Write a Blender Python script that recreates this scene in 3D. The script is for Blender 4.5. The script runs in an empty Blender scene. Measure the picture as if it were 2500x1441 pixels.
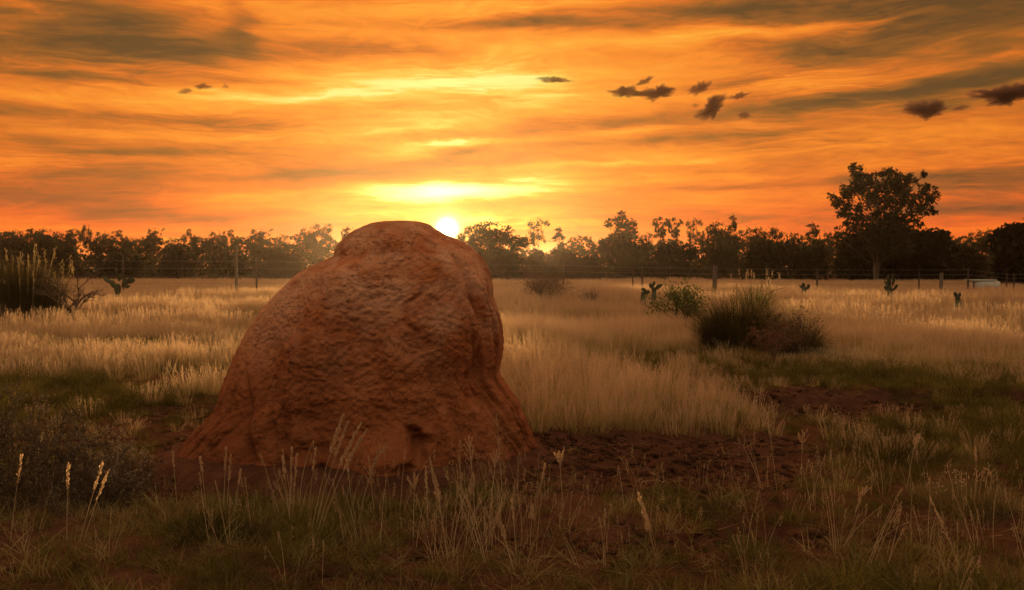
import bpy, math
import numpy as np
from mathutils import Vector

scn = bpy.context.scene
COL = scn.collection
rad = math.radians

# ------------------------------------------------------------------ camera
FPX, HOR, CAMH = 2000.0, 650.0, 1.25          # focal length in photo pixels, horizon row, eye height
cam_d = bpy.data.cameras.new('camera')
cam_d.sensor_width = 36.0
cam_d.lens = 36.0 * FPX / 2500.0
cam_d.clip_start = 0.05
cam_d.clip_end = 6000
cam_d.dof.use_dof = True
cam_d.dof.focus_distance = 4.9
cam_d.dof.aperture_fstop = 5.6
cam = bpy.data.objects.new('camera', cam_d)
cam.location = (0, 0, CAMH)
cam.rotation_euler = (rad(90) - math.atan((720.5 - HOR) / FPX), 0, 0)
COL.objects.link(cam)
scn.camera = cam

# ------------------------------------------------------------------ exposure and render settings
scn.view_settings.view_transform = 'Standard'
scn.view_settings.look = 'None'
scn.view_settings.exposure = 0.0
scn.view_settings.gamma = 1.0
scn.view_settings.use_curve_mapping = False
scn.render.engine = 'CYCLES'
cy = scn.cycles
cy.use_denoising = True
cy.use_adaptive_sampling = True
cy.adaptive_threshold = 0.015
cy.max_bounces = 7
cy.diffuse_bounces = 3
cy.glossy_bounces = 1
cy.transmission_bounces = 4
cy.volume_bounces = 1
cy.transparent_max_bounces = 8
cy.sample_clamp_indirect = 6.0
cy.sample_clamp_direct = 12.0
cy.caustics_reflective = False
cy.caustics_refractive = False

# ------------------------------------------------------------------ sun and sky
SUN_AZ = math.atan((1092 - 1250) / FPX)      # to the left of straight ahead
SUN_EL = rad(2.6)
sdir = Vector((math.sin(SUN_AZ) * math.cos(SUN_EL), math.cos(SUN_AZ) * math.cos(SUN_EL), math.sin(SUN_EL)))
sun_d = bpy.data.lights.new('sun', 'SUN')
sun_d.energy = 5.0
sun_d.angle = rad(0.6)
sun_d.color = (1.0, 0.54, 0.20)
sun = bpy.data.objects.new('sun', sun_d)
sun.rotation_euler = sdir.to_track_quat('Z', 'Y').to_euler()
COL.objects.link(sun)

world = bpy.data.worlds.new('World')
scn.world = world
world.use_nodes = True
wt = world.node_tree
wt.nodes.clear()


class NT:
    """small helper that chains shader nodes"""
    def __init__(s, tree):
        s.t = tree

    def put(s, sock, v):
        if v is None:
            return
        if isinstance(v, bpy.types.NodeSocket):
            s.t.links.new(v, sock)
        else:
            if isinstance(v, (tuple, list)) and len(v) == 3 and sock.type == 'RGBA':
                v = (*v, 1)
            sock.default_value = v

    def m(s, op, a, b=None, c=None, clamp=False):
        n = s.t.nodes.new('ShaderNodeMath')
        n.operation = op
        n.use_clamp = clamp
        for i, v in enumerate((a, b, c)):
            if v is not None:
                s.put(n.inputs[i], v)
        return n.outputs[0]

    def v(s, op, a, b=None):
        n = s.t.nodes.new('ShaderNodeVectorMath')
        n.operation = op
        s.put(n.inputs[0], a)
        if op == 'SCALE':
            s.put(n.inputs[3], b)
        elif b is not None:
            s.put(n.inputs[1], b)
        return n.outputs['Value'] if op in ('DOT_PRODUCT', 'LENGTH') else n.outputs['Vector']

    def xyz(s, a, b, c):
        n = s.t.nodes.new('ShaderNodeCombineXYZ')
        for i, q in enumerate((a, b, c)):
            s.put(n.inputs[i], q)
        return n.outputs[0]

    def sep(s, a):
        n = s.t.nodes.new('ShaderNodeSeparateXYZ')
        s.put(n.inputs[0], a)
        return n.outputs

    def noise(s, vec, scale, detail=3, rough=0.5, dist=0.0, col=False):
        n = s.t.nodes.new('ShaderNodeTexNoise')
        s.put(n.inputs['Vector'], vec)
        n.inputs['Scale'].default_value = scale
        n.inputs['Detail'].default_value = detail
        n.inputs['Roughness'].default_value = rough
        n.inputs['Distortion'].default_value = dist
        return n.outputs['Color' if col else 'Fac']

    def mapv(s, vec, loc=(0, 0, 0), rot=0, scale=(1, 1, 1), kind='TEXTURE'):
        n = s.t.nodes.new('ShaderNodeMapping')
        n.vector_type = kind
        s.put(n.inputs['Vector'], vec)
        n.inputs['Location'].default_value = loc
        n.inputs['Rotation'].default_value = (0, 0, rot)
        n.inputs['Scale'].default_value = scale
        return n.outputs[0]

    def rng(s, v, a, b, c=0.0, d=1.0, smooth=True):
        n = s.t.nodes.new('ShaderNodeMapRange')
        if smooth:
            n.interpolation_type = 'SMOOTHSTEP'
        s.put(n.inputs[0], v)
        for i, q in enumerate((a, b, c, d)):
            n.inputs[i + 1].default_value = q
        return n.outputs[0]

    def ramp(s, fac, stops):
        n = s.t.nodes.new('ShaderNodeValToRGB')
        e = n.color_ramp.elements
        while len(e) < len(stops):
            e.new(0.5)
        for i, (p, c) in enumerate(stops):
            e[i].position = p
            e[i].color = (*c, 1)
        s.put(n.inputs[0], fac)
        return n.outputs[0]

    def mix(s, f, a, b, op='MIX'):
        n = s.t.nodes.new('ShaderNodeMix')
        n.data_type = 'RGBA'
        n.blend_type = op
        s.put(n.inputs[0], f)
        s.put(n.inputs[6], a)
        s.put(n.inputs[7], b)
        return n.outputs[2]


def lin(r, g, b):
    f = lambda c: (c / 255 / 12.92) if c / 255 <= 0.04045 else ((c / 255 + 0.055) / 1.055) ** 2.4
    return (f(r), f(g), f(b))


def sky_at(px, py):
    """azimuth and elevation of a spot of the sky, read off the photograph"""
    p = math.atan((720.5 - HOR) / FPX)
    a, b = (px - 1250) / FPX, (720.5 - py) / FPX
    y, z = math.cos(p) + b * math.sin(p), b * math.cos(p) - math.sin(p)
    return math.atan2(a, y), math.atan2(z, math.hypot(a, y))


def build_world():
    N = NT(wt)
    tc = wt.nodes.new('ShaderNodeTexCoord')
    D = N.v('NORMALIZE', tc.outputs['Generated'])
    x, y, z = N.sep(D)
    U = N.m('ARCTAN2', x, y)
    V = N.m('ARCSINE', z)
    UV = N.xyz(U, V, 0)
    # slow warping of the cloud deck
    w1 = N.noise(N.v('MULTIPLY', UV, (3.2, 13.0, 1)), 1.0, 4, 0.55, col=True)
    w1 = N.v('MULTIPLY', N.v('SUBTRACT', w1, (0.5, 0.5, 0.5)), (0.20, 0.050, 0))
    P = N.v('ADD', UV, w1)
    PF = N.v('ADD', UV, N.v('SCALE', w1, 0.45))
    PF = N.v('ADD', PF, N.v('MULTIPLY', N.v('SUBTRACT', N.noise(N.v('MULTIPLY', UV, (14.0, 60.0, 1)), 1.0, 3, 0.6, col=True), (0.5, 0.5, 0.5)), (0.05, 0.014, 0)))
    # streaks of the deck, foreshortened toward the horizon
    h = N.m('ADD', N.m('ABSOLUTE', z), 0.10)
    Q = N.v('ADD', N.xyz(N.m('DIVIDE', x, h), N.m('DIVIDE', y, h), 0.0), N.v('SCALE', w1, 5.0))
    QR = N.mapv(Q, rot=rad(7), scale=(2.6, 1.0, 1.0))
    s1 = N.noise(QR, 1.25, 5, 0.58, 0.4)
    s2 = N.noise(N.v('MULTIPLY', P, (5.0, 42.0, 1)), 1.0, 5, 0.6, 0.6)
    s3 = N.noise(N.v('MULTIPLY', P, (16.0, 90.0, 1)), 1.0, 3, 0.6, 1.0)
    B = N.m('MULTIPLY_ADD', N.m('SUBTRACT', s1, 0.5), 0.76, 0.455)
    B = N.m('MULTIPLY_ADD', N.m('SUBTRACT', s2, 0.5), 0.66, B)
    B = N.m('MULTIPLY_ADD', N.m('SUBTRACT', s3, 0.5), 0.34, B)
    # fine combed wisps
    PW = N.v('ADD', P, N.xyz(0.0, N.m('MULTIPLY', U, -0.05), 0.0))
    s4 = N.noise(N.v('MULTIPLY', PW, (11.0, 230.0, 1)), 1.0, 5, 0.65, 0.8)
    s5 = N.rng(N.noise(N.v('MULTIPLY', UV, (4.0, 16.0, 1)), 1.0, 3, 0.5), .42, .66)
    B = N.m('MULTIPLY_ADD', N.m('MULTIPLY', N.m('SUBTRACT', s4, 0.5), s5), 0.62, B)
    # the larger banks and breaks of the deck: centre x, y, half sizes, slope, amount
    feats = [
        (470, 128, 210, 28, -.02, -.42), (330, 40, 170, 30, 0, -.28), (592, 55, 28, 55, 0, -.25), (60, 70, 210, 60, 0, -.22),
        (880, 114, 170, 15, 0, -.25), (1230, 58, 160, 9, -.05, -.20), (300, 190, 260, 22, -.05, -.16),
        (430, 292, 380, 14, -.01, -.22), (140, 352, 170, 18, 0, -.20), (350, 374, 220, 9, -.06, -.26),
        (270, 425, 150, 22, -.05, -.26), (80, 472, 330, 26, -.02, -.22), (760, 430, 300, 15, -.10, -.24),
        (1020, 338, 190, 9, -.03, -.26), (1085, 380, 110, 10, -.28, -.22), (1800, 28, 360, 36, -.03, -.46),
        (2380, 8, 260, 52, 0, -.40), (1370, 62, 170, 9, .0, -.18), (1790, 198, 120, 10, -.12, -.30),
        (2130, 225, 330, 16, -.08, -.26), (2440, 185, 160, 30, -.05, -.24), (1340, 306, 200, 18, -.04, -.28),
        (2340, 440, 300, 24, 0, -.24), (1900, 452, 230, 8, -.02, -.16), (1560, 345, 330, 9, -.03, -.16),
        (1820, 528, 190, 13, 0, -.20), (2400, 515, 130, 14, 0, -.34), (2060, 120, 230, 22, .08, -.20),
        (300, 516, 95, 15, -.10, -.24), (490, 532, 95, 10, 0, -.22), (690, 520, 40, 6, 0, -.20), (1230, 500, 200, 12, -.02, -.14),
        (1330, 150, 130, 10, 0, -.08), (2000, 290, 350, 30, -.03, -.10),
        (1150, 210, 340, 62, -.05, .44), (720, 235, 260, 20, -.10, .30), (920, 322, 190, 26, -.05, .32),
        (1120, 350, 100, 6, -.07, .45), (990, 372, 90, 13, -.05, .30), (1070, 474, 95, 15, -.02, 1.6), (1090, 468, 190, 16, -.03, .45),
        (1480, 398, 330, 7, -.03, .30), (1540, 316, 110, 7, -.03, .30), (1330, 455, 130, 26, .02, .28),
        (1560, 90, 350, 26, .0, .24), (1900, 75, 300, 10, -.01, .26), (1250, 20, 260, 22, 0, .16), (1800, 210, 260, 20, -.05, .10), (1060, 530, 300, 26, 0, .22),
        (100, 400, 90, 10, 0, .12), (2380, 395, 130, 10, 0, .10),
    ]
    for (cx, cy_, sx, sy, sl, amp) in feats:
        q = N.mapv(PF, loc=(*sky_at(cx, cy_), 0), rot=-math.atan(sl), scale=(sx / FPX, sy / FPX, 1))
        e = N.m('POWER', 2.71828, N.m('MULTIPLY', N.v('DOT_PRODUCT', q, q), -0.7))
        B = N.m('MULTIPLY_ADD', e, amp * (1.05 if amp < 0 else .9), B)
    # aureole round the sun
    cs = N.v('DOT_PRODUCT', D, tuple(sdir))
    ang = N.m('ARCCOSINE', N.m('MINIMUM', cs, 1.0))
    g1 = N.m('POWER', 2.71828, N.m('MULTIPLY', ang, -3.6))
    B = N.m('MULTIPLY_ADD', g1, 0.22, B)
    B = N.m('SUBTRACT', B, N.rng(ang, 0.25, 1.2, 0, 0.14))
    up = N.ramp(B, [(0.0, lin(98, 64, 20)), (.20, lin(150, 88, 20)), (.38, lin(214, 110, 20)), (.56, lin(248, 138, 28)),
                    (.76, lin(255, 168, 52)), (.92, lin(255, 208, 96)), (1.0, lin(255, 238, 150))])
    lo = N.ramp(B, [(0.0, lin(128, 66, 48)), (.20, lin(186, 82, 48)), (.38, lin(236, 94, 42)), (.58, lin(252, 116, 42)),
                    (.78, lin(255, 150, 40)), (.92, lin(255, 204, 84)), (1.0, lin(255, 236, 140))])
    C = N.mix(N.rng(V, 0.02, 0.15), lo, up)
    C = N.mix(1.0, C, (.95, .92, .66), 'MULTIPLY')
    # away from the sunset the deck greys; unseen overhead part brightened as fill light
    back = N.rng(cs, -0.2, 0.80, 1.0, 0.0)
    grey = N.ramp(B, [(0.0, (.18, .12, .075)), (.5, (.44, .305, .18)), (1.0, (.70, .48, .28))])
    grey = N.v('SCALE', grey, N.rng(V, 0.0, 1.0, 0.34, 2.1))
    C = N.mix(back, C, grey)
    # the disc seen through thin cloud
    over = N.m('MAXIMUM', N.m('SUBTRACT', B, 1.0), 0.0)
    C = N.mix(1.0, C, N.v('SCALE', N.xyz(1.0, 0.75, 0.42), over), 'ADD')
    e1 = N.m('POWER', 2.71828, N.m('MULTIPLY', N.m('POWER', N.m('DIVIDE', ang, 0.0080), 2.0), -1.0))
    e3 = N.m('POWER', 2.71828, N.m('MULTIPLY', N.m('POWER', N.m('DIVIDE', ang, 0.021), 2.0), -1.0))
    C = N.mix(1.0, C, N.v('SCALE', N.xyz(1.0, 0.62, 0.20), N.m('MULTIPLY', e3, 1.3)), 'ADD')
    e2 = N.m('POWER', 2.71828, N.m('MULTIPLY', ang, -26.0))
    C = N.mix(1.0, C, N.v('SCALE', N.xyz(1.0, 0.86, 0.55), N.m('MULTIPLY', e1, 14.0)), 'ADD')
    C = N.mix(1.0, C, N.v('SCALE', N.xyz(1.0, 0.62, 0.16), N.m('MULTIPLY', e2, 0.55)), 'ADD')
    C = N.mix(N.rng(V, -0.10, -0.005, 1.0, 0.0), C, (.05, .025, .012))
    sky = wt.nodes.new('ShaderNodeTexSky')
    sky.sky_type = 'NISHITA'
    sky.sun_disc = False
    sky.sun_elevation = SUN_EL
    sky.sun_rotation = SUN_AZ
    b1 = wt.nodes.new('ShaderNodeBackground')
    b2 = wt.nodes.new('ShaderNodeBackground')
    wt.links.new(sky.outputs[0], b1.inputs[0])
    b1.inputs[1].default_value = 0.008
    wt.links.new(C, b2.inputs[0])
    b2.inputs[1].default_value = 1.0
    ad = wt.nodes.new('ShaderNodeAddShader')
    wt.links.new(b1.outputs[0], ad.inputs[0])
    wt.links.new(b2.outputs[0], ad.inputs[1])
    out = wt.nodes.new('ShaderNodeOutputWorld')
    wt.links.new(ad.outputs[0], out.inputs[0])


build_world()
world.cycles.sampling_method = 'MANUAL'
world.cycles.sample_map_resolution = 1024


# ------------------------------------------------------------------ numeric helpers
def px_x(px, d):
    return (px - 1250.0) / FPX * d


def px_z(py, d):
    return CAMH - (py - HOR) / FPX * d


def _hash(ix, iy, iz, seed):
    h = (ix * 374761393 + iy * 668265263 + iz * 2147483647 + seed * 974634777) & 0xFFFFFFFF
    h = ((h ^ (h >> 13)) * 1274126177) & 0xFFFFFFFF
    h = ((h ^ (h >> 16)) * 2246822519) & 0xFFFFFFFF
    return ((h ^ (h >> 13)) & 0xFFFFFF) / float(0xFFFFFF)


def vnoise(x, y, z=0.0, seed=0):
    """value noise in -1..1, vectorised"""
    x, y, z = np.broadcast_arrays(np.asarray(x, float), np.asarray(y, float), np.asarray(z, float))
    ix, iy, iz = (np.floor(a).astype(np.int64) for a in (x, y, z))
    fx, fy, fz = x - ix, y - iy, z - iz
    fx, fy, fz = (f * f * f * (f * (f * 6 - 15) + 10) for f in (fx, fy, fz))
    r = 0
    for dx in (0, 1):
        for dy in (0, 1):
            for dz in (0, 1):
                w = (fx if dx else 1 - fx) * (fy if dy else 1 - fy) * (fz if dz else 1 - fz)
                r = r + w * _hash(ix + dx, iy + dy, iz + dz, seed)
    return r * 2 - 1


def fbm(x, y, z=0.0, oct=4, seed=0, gain=0.5):
    a, s, f = 1.0, 0.0, 1.0
    for o in range(oct):
        s = s + a * vnoise(x * f + 17.3 * o, y * f + 5.1 * o, z * f + 9.7 * o, seed + o)
        a *= gain
        f *= 2.03
    return s


def worley(p, scale, seed=0):
    """F1 and F2 distance, vectorised"""
    q = p * scale
    ib = np.floor(q).astype(np.int64)
    f1 = np.full(len(p), 9.0)
    f2 = np.full(len(p), 9.0)
    for dx in (-1, 0, 1):
        for dy in (-1, 0, 1):
            for dz in (-1, 0, 1):
                c = ib + np.array([dx, dy, dz])
                o = np.stack([_hash(c[:, 0], c[:, 1], c[:, 2], seed + k) for k in range(3)], 1)
                d = np.linalg.norm(c + o - q, axis=1)
                n1 = d < f1
                f2 = np.where(n1, f1, np.minimum(f2, d))
                f1 = np.where(n1, d, f1)
    return f1, f2


def sstep(a, b, x):
    t = np.clip((x - a) / (b - a), 0, 1)
    return t * t * (3 - 2 * t)


class Geo:
    """collects vertices and faces of one mesh"""
    def __init__(s):
        s.v, s.q, s.t, s.qm, s.tm, s.n = [], [], [], [], [], 0

    def add(s, v, quads=None, tris=None, mat=0):
        v = np.asarray(v, float).reshape(-1, 3)
        if quads is not None and len(quads):
            s.q.append(np.asarray(quads, np.int64) + s.n)
            s.qm.append(np.full(len(quads), mat))
        if tris is not None and len(tris):
            s.t.append(np.asarray(tris, np.int64) + s.n)
            s.tm.append(np.full(len(tris), mat))
        s.v.append(v)
        s.n += len(v)

    def tube(s, pts, radii, sides=6, mat=0, cap=True):
        pts = np.asarray(pts, float)
        n = len(pts)
        radii = np.broadcast_to(np.asarray(radii, float), (n,))
        t = np.gradient(pts, axis=0)
        t /= np.maximum(np.linalg.norm(t, axis=1, keepdims=True), 1e-9)
        ref = np.array([0, 0, 1.0]) if abs(t[0][2]) < 0.8 else np.array([1.0, 0, 0])
        a = np.cross(t, ref)
        a /= np.maximum(np.linalg.norm(a, axis=1, keepdims=True), 1e-9)
        b = np.cross(t, a)
        th = np.linspace(0, 2 * np.pi, sides, endpoint=False)
        ring = pts[:, None] + radii[:, None, None] * (np.cos(th)[None, :, None] * a[:, None] + np.sin(th)[None, :, None] * b[:, None])
        i = np.arange(n - 1)[:, None] * sides
        j = np.arange(sides)[None]
        k = (j + 1) % sides
        q = np.stack([i + j, i + k, i + sides + k, i + sides + j], -1).reshape(-1, 4)
        v = ring.reshape(-1, 3)
        tr = []
        if cap:
            v = np.vstack([v, pts[0], pts[-1]])
            c0, c1 = n * sides, n * sides + 1
            e = (n - 1) * sides
            tr = [(c0, (jj + 1) % sides, jj) for jj in range(sides)] + [(c1, e + jj, e + (jj + 1) % sides) for jj in range(sides)]
        s.add(v, q, tr, mat)

    def blades(s, base, length, az, lean, curl, width, segs=3, mat=0, rng=None, tip=0.1):
        """many tapering curved strips; lean = start angle from vertical, curl = added angle to the tip"""
        n = len(base)
        p = np.array(base, float)
        d = np.stack([np.cos(az), np.sin(az)], 1)
        face = az + np.pi / 2 if rng is None else az + np.pi / 2 + rng.uniform(-1.2, 1.2, n)
        side = np.stack([np.cos(face), np.sin(face), np.zeros(n)], 1)
        rows = []
        for k in range(segs + 1):
            f = k / segs
            w = width * (1 - (1 - tip) * f ** 1.5) * 0.5
            rows.append(np.stack([p - side * w[:, None], p + side * w[:, None]], 1))
            if k < segs:
                a = lean + curl * (f + 0.5 / segs)
                L = length / segs
                p = p + np.stack([d[:, 0] * np.sin(a) * L, d[:, 1] * np.sin(a) * L, np.cos(a) * L], 1)
        V = np.stack(rows, 1).reshape(n, -1, 3)
        m = 2 * (segs + 1)
        q1 = np.array([[2 * k, 2 * k + 1, 2 * k + 3, 2 * k + 2] for k in range(segs)])
        q = (q1[None] + (np.arange(n) * m)[:, None, None]).reshape(-1, 4)
        s.add(V.reshape(-1, 3), q, mat=mat)
        return p

    def leaves(s, c, size, rng, aspect=0.5, mat=0, droop=0.0):
        """small diamond leaves at the points c"""
        n = len(c)
        size = np.broadcast_to(size, (n,))
        a = rng.normal(size=(n, 3))
        a[:, 2] -= droop
        a /= np.linalg.norm(a, axis=1, keepdims=True)
        b = np.cross(a, rng.normal(size=(n, 3)))
        b /= np.maximum(np.linalg.norm(b, axis=1, keepdims=True), 1e-6)
        L = (size * 0.5)[:, None]
        W = L * aspect
        V = np.stack([c - a * L, c + b * W, c + a * L, c - b * W], 1).reshape(-1, 3)
        q = np.arange(n * 4).reshape(n, 4)
        s.add(V, q, mat=mat)

    def ball(s, c, r, seg=8, rings=5, mat=0, R=None):
        th = np.linspace(0, np.pi, rings + 1)
        ph = np.linspace(0, 2 * np.pi, seg, endpoint=False)
        v = np.array([[np.sin(t) * np.cos(p), np.sin(t) * np.sin(p), np.cos(t)] for t in th for p in ph]) * np.asarray(r)
        if R is not None:
            v = v @ np.asarray(R).T
        q = [(i * seg + j, i * seg + (j + 1) % seg, (i + 1) * seg + (j + 1) % seg, (i + 1) * seg + j)
             for i in range(rings) for j in range(seg)]
        s.add(v + np.asarray(c), q, mat=mat)

    def box(s, lo, hi, mat=0):
        (a, b, c), (d, e, f) = lo, hi
        v = [(a, b, c), (d, b, c), (d, e, c), (a, e, c), (a, b, f), (d, b, f), (d, e, f), (a, e, f)]
        s.add(v, [(0, 3, 2, 1), (4, 5, 6, 7), (0, 1, 5, 4), (1, 2, 6, 5), (2, 3, 7, 6), (3, 0, 4, 7)], mat=mat)

    def mesh(s, name, mats, smooth=False):
        me = bpy.data.meshes.new(name)
        V = np.vstack(s.v)
        Q = np.vstack(s.q) if s.q else np.zeros((0, 4), np.int64)
        T = np.vstack(s.t) if s.t else np.zeros((0, 3), np.int64)
        me.vertices.add(len(V))
        me.vertices.foreach_set('co', V.astype(np.float32).ravel())
        nl = Q.size + T.size
        me.loops.add(nl)
        me.loops.foreach_set('vertex_index', np.concatenate([Q.ravel(), T.ravel()]).astype(np.int32))
        me.polygons.add(len(Q) + len(T))
        st = np.concatenate([np.arange(len(Q)) * 4, Q.size + np.arange(len(T)) * 3])
        me.polygons.foreach_set('loop_start', st.astype(np.int32))
        mi = np.concatenate(s.qm + s.tm) if (s.qm or s.tm) else np.zeros(0)
        me.polygons.foreach_set('material_index', mi.astype(np.int32))
        me.polygons.foreach_set('use_smooth', np.full(len(Q) + len(T), smooth))
        me.update(calc_edges=True)
        for m in (mats if isinstance(mats, (list, tuple)) else [mats]):
            me.materials.append(m)
        return me


def obj(name, me, parent=None, loc=(0, 0, 0), link=True, **props):
    o = bpy.data.objects.new(name, me)
    o.location = loc
    if link:
        COL.objects.link(o)
    if parent:
        o.parent = parent
    for k, v in props.items():
        if v is not None:
            o[k] = v
    return o


def thing(name, label, category, loc=(0, 0, 0), group=None, rotz=0.0, scale=None):
    o = obj(name, None, loc=loc, label=label, category=category, group=group)
    o.rotation_euler = (0, 0, rotz)
    o.empty_display_size = 0.2
    if scale is not None:
        o.scale = scale
    return o


def copy_thing(root, label, loc, rotz=0.0, scale=(1, 1, 1), group=None):
    r = root.copy()
    COL.objects.link(r)
    r.location, r.rotation_euler, r.scale = loc, (0, 0, rotz), scale
    r['label'] = label
    if group:
        r['group'] = group
    elif 'group' in r:
        del r['group']
    for ch in root.children:
        c = ch.copy()
        COL.objects.link(c)
        c.parent = r
        for g in ch.children:
            e = g.copy()
            COL.objects.link(e)
            e.parent = c
    return r


# ------------------------------------------------------------------ materials
def new_mat(name):
    m = bpy.data.materials.new(name)
    m.use_nodes = True
    m.node_tree.nodes.clear()
    return m, NT(m.node_tree)


def finish(m, N, surf=None, disp=None, vol=None):
    o = m.node_tree.nodes.new('ShaderNodeOutputMaterial')
    if surf is not None:
        m.node_tree.links.new(surf, o.inputs[0])
    if vol is not None:
        m.node_tree.links.new(vol, o.inputs[1])
    return m


def leaf_mat(name, cols, translucent=0.45, noise_scale=0.6, rough=0.7, tcol=None):
    """thin plant matter: diffuse plus light through the blade; colour differs from plant to plant"""
    m, N = new_mat(name)
    t = m.node_tree
    oi = t.nodes.new('ShaderNodeObjectInfo')
    geo = t.nodes.new('ShaderNodeNewGeometry')
    nz = N.noise(geo.outputs['Position'], noise_scale, 3, 0.6)
    f = N.m('ADD', N.m('MULTIPLY', N.m('SUBTRACT', nz, 0.5), 1.5), N.m('MULTIPLY_ADD', oi.outputs['Random'], 0.6, 0.2))
    k = len(cols)
    c = N.ramp(f, [(i / (k - 1), cc) for i, cc in enumerate(cols)])
    d = t.nodes.new('ShaderNodeBsdfPrincipled')
    t.links.new(c, d.inputs['Base Color'])
    d.inputs['Roughness'].default_value = rough
    d.inputs['Specular IOR Level'].default_value = 0.15
    tr = t.nodes.new('ShaderNodeBsdfTranslucent')
    if tcol:
        t.links.new(N.mix(1.0, c, tcol, 'MULTIPLY'), tr.inputs[0])
    else:
        t.links.new(c, tr.inputs[0])
    mx = t.nodes.new('ShaderNodeMixShader')
    mx.inputs[0].default_value = translucent
    t.links.new(d.outputs[0], mx.inputs[1])
    t.links.new(tr.outputs[0], mx.inputs[2])
    return finish(m, N, mx.outputs[0])


def solid_mat(name, c1, c2, scale=20, rough=0.85, bump=0.2, stretch=(1, 1, 1)):
    m, N = new_mat(name)
    t = m.node_tree
    tc = t.nodes.new('ShaderNodeTexCoord')
    p = N.v('MULTIPLY', tc.outputs['Object'], stretch)
    nz = N.noise(p, scale, 5, 0.6)
    d = t.nodes.new('ShaderNodeBsdfPrincipled')
    t.links.new(N.ramp(nz, [(0.3, c1), (0.7, c2)]), d.inputs['Base Color'])
    d.inputs['Roughness'].default_value = rough
    b = t.nodes.new('ShaderNodeBump')
    b.inputs['Strength'].default_value = bump
    b.inputs['Distance'].default_value = 0.02
    t.links.new(nz, b.inputs['Height'])
    t.links.new(b.outputs[0], d.inputs['Normal'])
    return finish(m, N, d.outputs[0])


M_DRY = leaf_mat('dry_grass', [(.20, .17, .06), (.46, .39, .16), (.68, .58, .29)], 0.5, 0.5)
M_SEED = leaf_mat('seed_head', [(.60, .47, .31), (.85, .70, .50)], 0.6, 0.5)
M_GREEN = leaf_mat('green_grass', [(.04, .045, .011), (.14, .135, .028), (.38, .33, .095)], 0.45, 1.4)
M_DARKG = leaf_mat('dark_grass', [(.05, .042, .015), (.10, .085, .028), (.23, .18, .068)], 0.25, 2.0)
M_OLIVE = leaf_mat('olive_grass', [(.035, .030, .009), (.12, .10, .026), (.34, .27, .09)], 0.35, 1.6)
M_STRAW = leaf_mat('straw', [(.12, .095, .035), (.27, .22, .085), (.56, .46, .24)], 0.35, 3.0)
M_STALK = leaf_mat('stalk_straw', [(.50, .38, .22), (.72, .57, .36)], 0.35, 3.0)
M_FOL = leaf_mat('gum_leaves', [(.025, .028, .012), (.042, .044, .018), (.07, .065, .028)], 0.3, 0.3)
M_FOLD = leaf_mat('dark_leaves', [(.012, .014, .006), (.022, .023, .009), (.038, .035, .015)], 0.2, 0.3)
M_SHRUB = leaf_mat('shrub_leaves', [(.09, .14, .035), (.14, .19, .05), (.20, .22, .08)], 0.45, 1.0)
M_WEED = leaf_mat('weed_leaves', [(.07, .055, .035), (.13, .105, .07), (.27, .215, .15)], 0.3, 3.0)
M_DEAD = leaf_mat('dead_leaves', [(.16, .085, .045), (.24, .13, .07)], 0.35, 3.0)
M_BARK = solid_mat('bark', (.05, .035, .025), (.12, .09, .07), 6, 0.9, 0.4, (1, 1, .2))
M_PALEBARK = solid_mat('pale_bark', (.12, .09, .065), (.25, .19, .14), 4, 0.8, 0.3, (1, 1, .3))
M_TWIG = solid_mat('twig', (.07, .045, .03), (.16, .105, .07), 30, 0.9, 0.2)
M_GTWIG = solid_mat('grey_twig', (.20, .15, .12), (.34, .27, .22), 30, 0.9, 0.2)
M_POST = solid_mat('weathered_wood', (.10, .08, .065), (.25, .21, .17), 18, 0.9, 0.5, (1, 1, .12))
M_STEEL = solid_mat('dark_steel', (.05, .035, .03), (.11, .07, .05), 25, 0.7, 0.1)
M_WIRE = solid_mat('wire_metal', (.16, .14, .13), (.30, .27, .25), 40, 0.5, 0.1)
M_CACT = solid_mat('cactus_skin', (.028, .040, .011), (.055, .070, .020), 8, 0.55, 0.2)
M_WHITE = solid_mat('pale_paint', (.58, .60, .55), (.80, .80, .76), 3, 0.6, 0.1)
M_GREENP = solid_mat('pale_green_paint', (.34, .50, .42), (.50, .64, .56), 3, 0.6, 0.1)


def earth_material():
    m, N = new_mat('red_earth')
    t = m.node_tree
    geo = t.nodes.new('ShaderNodeNewGeometry')
    P = geo.outputs['Position']
    a = N.noise(P, 0.7, 4, 0.6)
    b = N.noise(P, 9.0, 6, 0.65)
    c = N.noise(P, 70.0, 4, 0.7)
    f = N.m('ADD', N.m('MULTIPLY', a, 0.5), N.m('MULTIPLY', b, 0.5))
    col = N.ramp(f, [(.30, (.030, .012, .007)), (.48, (.080, .033, .018)), (.66, (.165, .072, .042))])
    col = N.mix(N.rng(c, .55, .75, 0, .55), col, (.24, .13, .085))
    vor = t.nodes.new('ShaderNodeTexVoronoi')
    vor.inputs['Scale'].default_value = 26
    t.links.new(N.v('ADD', P, N.v('SCALE', N.noise(P, 12, 2, col=True), 0.05)), vor.inputs['Vector'])
    d = t.nodes.new('ShaderNodeBsdfPrincipled')
    t.links.new(col, d.inputs['Base Color'])
    d.inputs['Roughness'].default_value = 0.95
    d.inputs['Specular IOR Level'].default_value = 0.15
    h = N.m('ADD', N.m('MULTIPLY', b, 0.9), N.m('ADD', N.m('MULTIPLY', c, 0.45), N.m('MULTIPLY', vor.outputs['Distance'], -0.3)))
    bp = t.nodes.new('ShaderNodeBump')
    bp.inputs['Strength'].default_value = 0.8
    bp.inputs['Distance'].default_value = 0.035
    t.links.new(h, bp.inputs['Height'])
    t.links.new(bp.outputs[0], d.inputs['Normal'])
    return finish(m, N, d.outputs[0])


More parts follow.
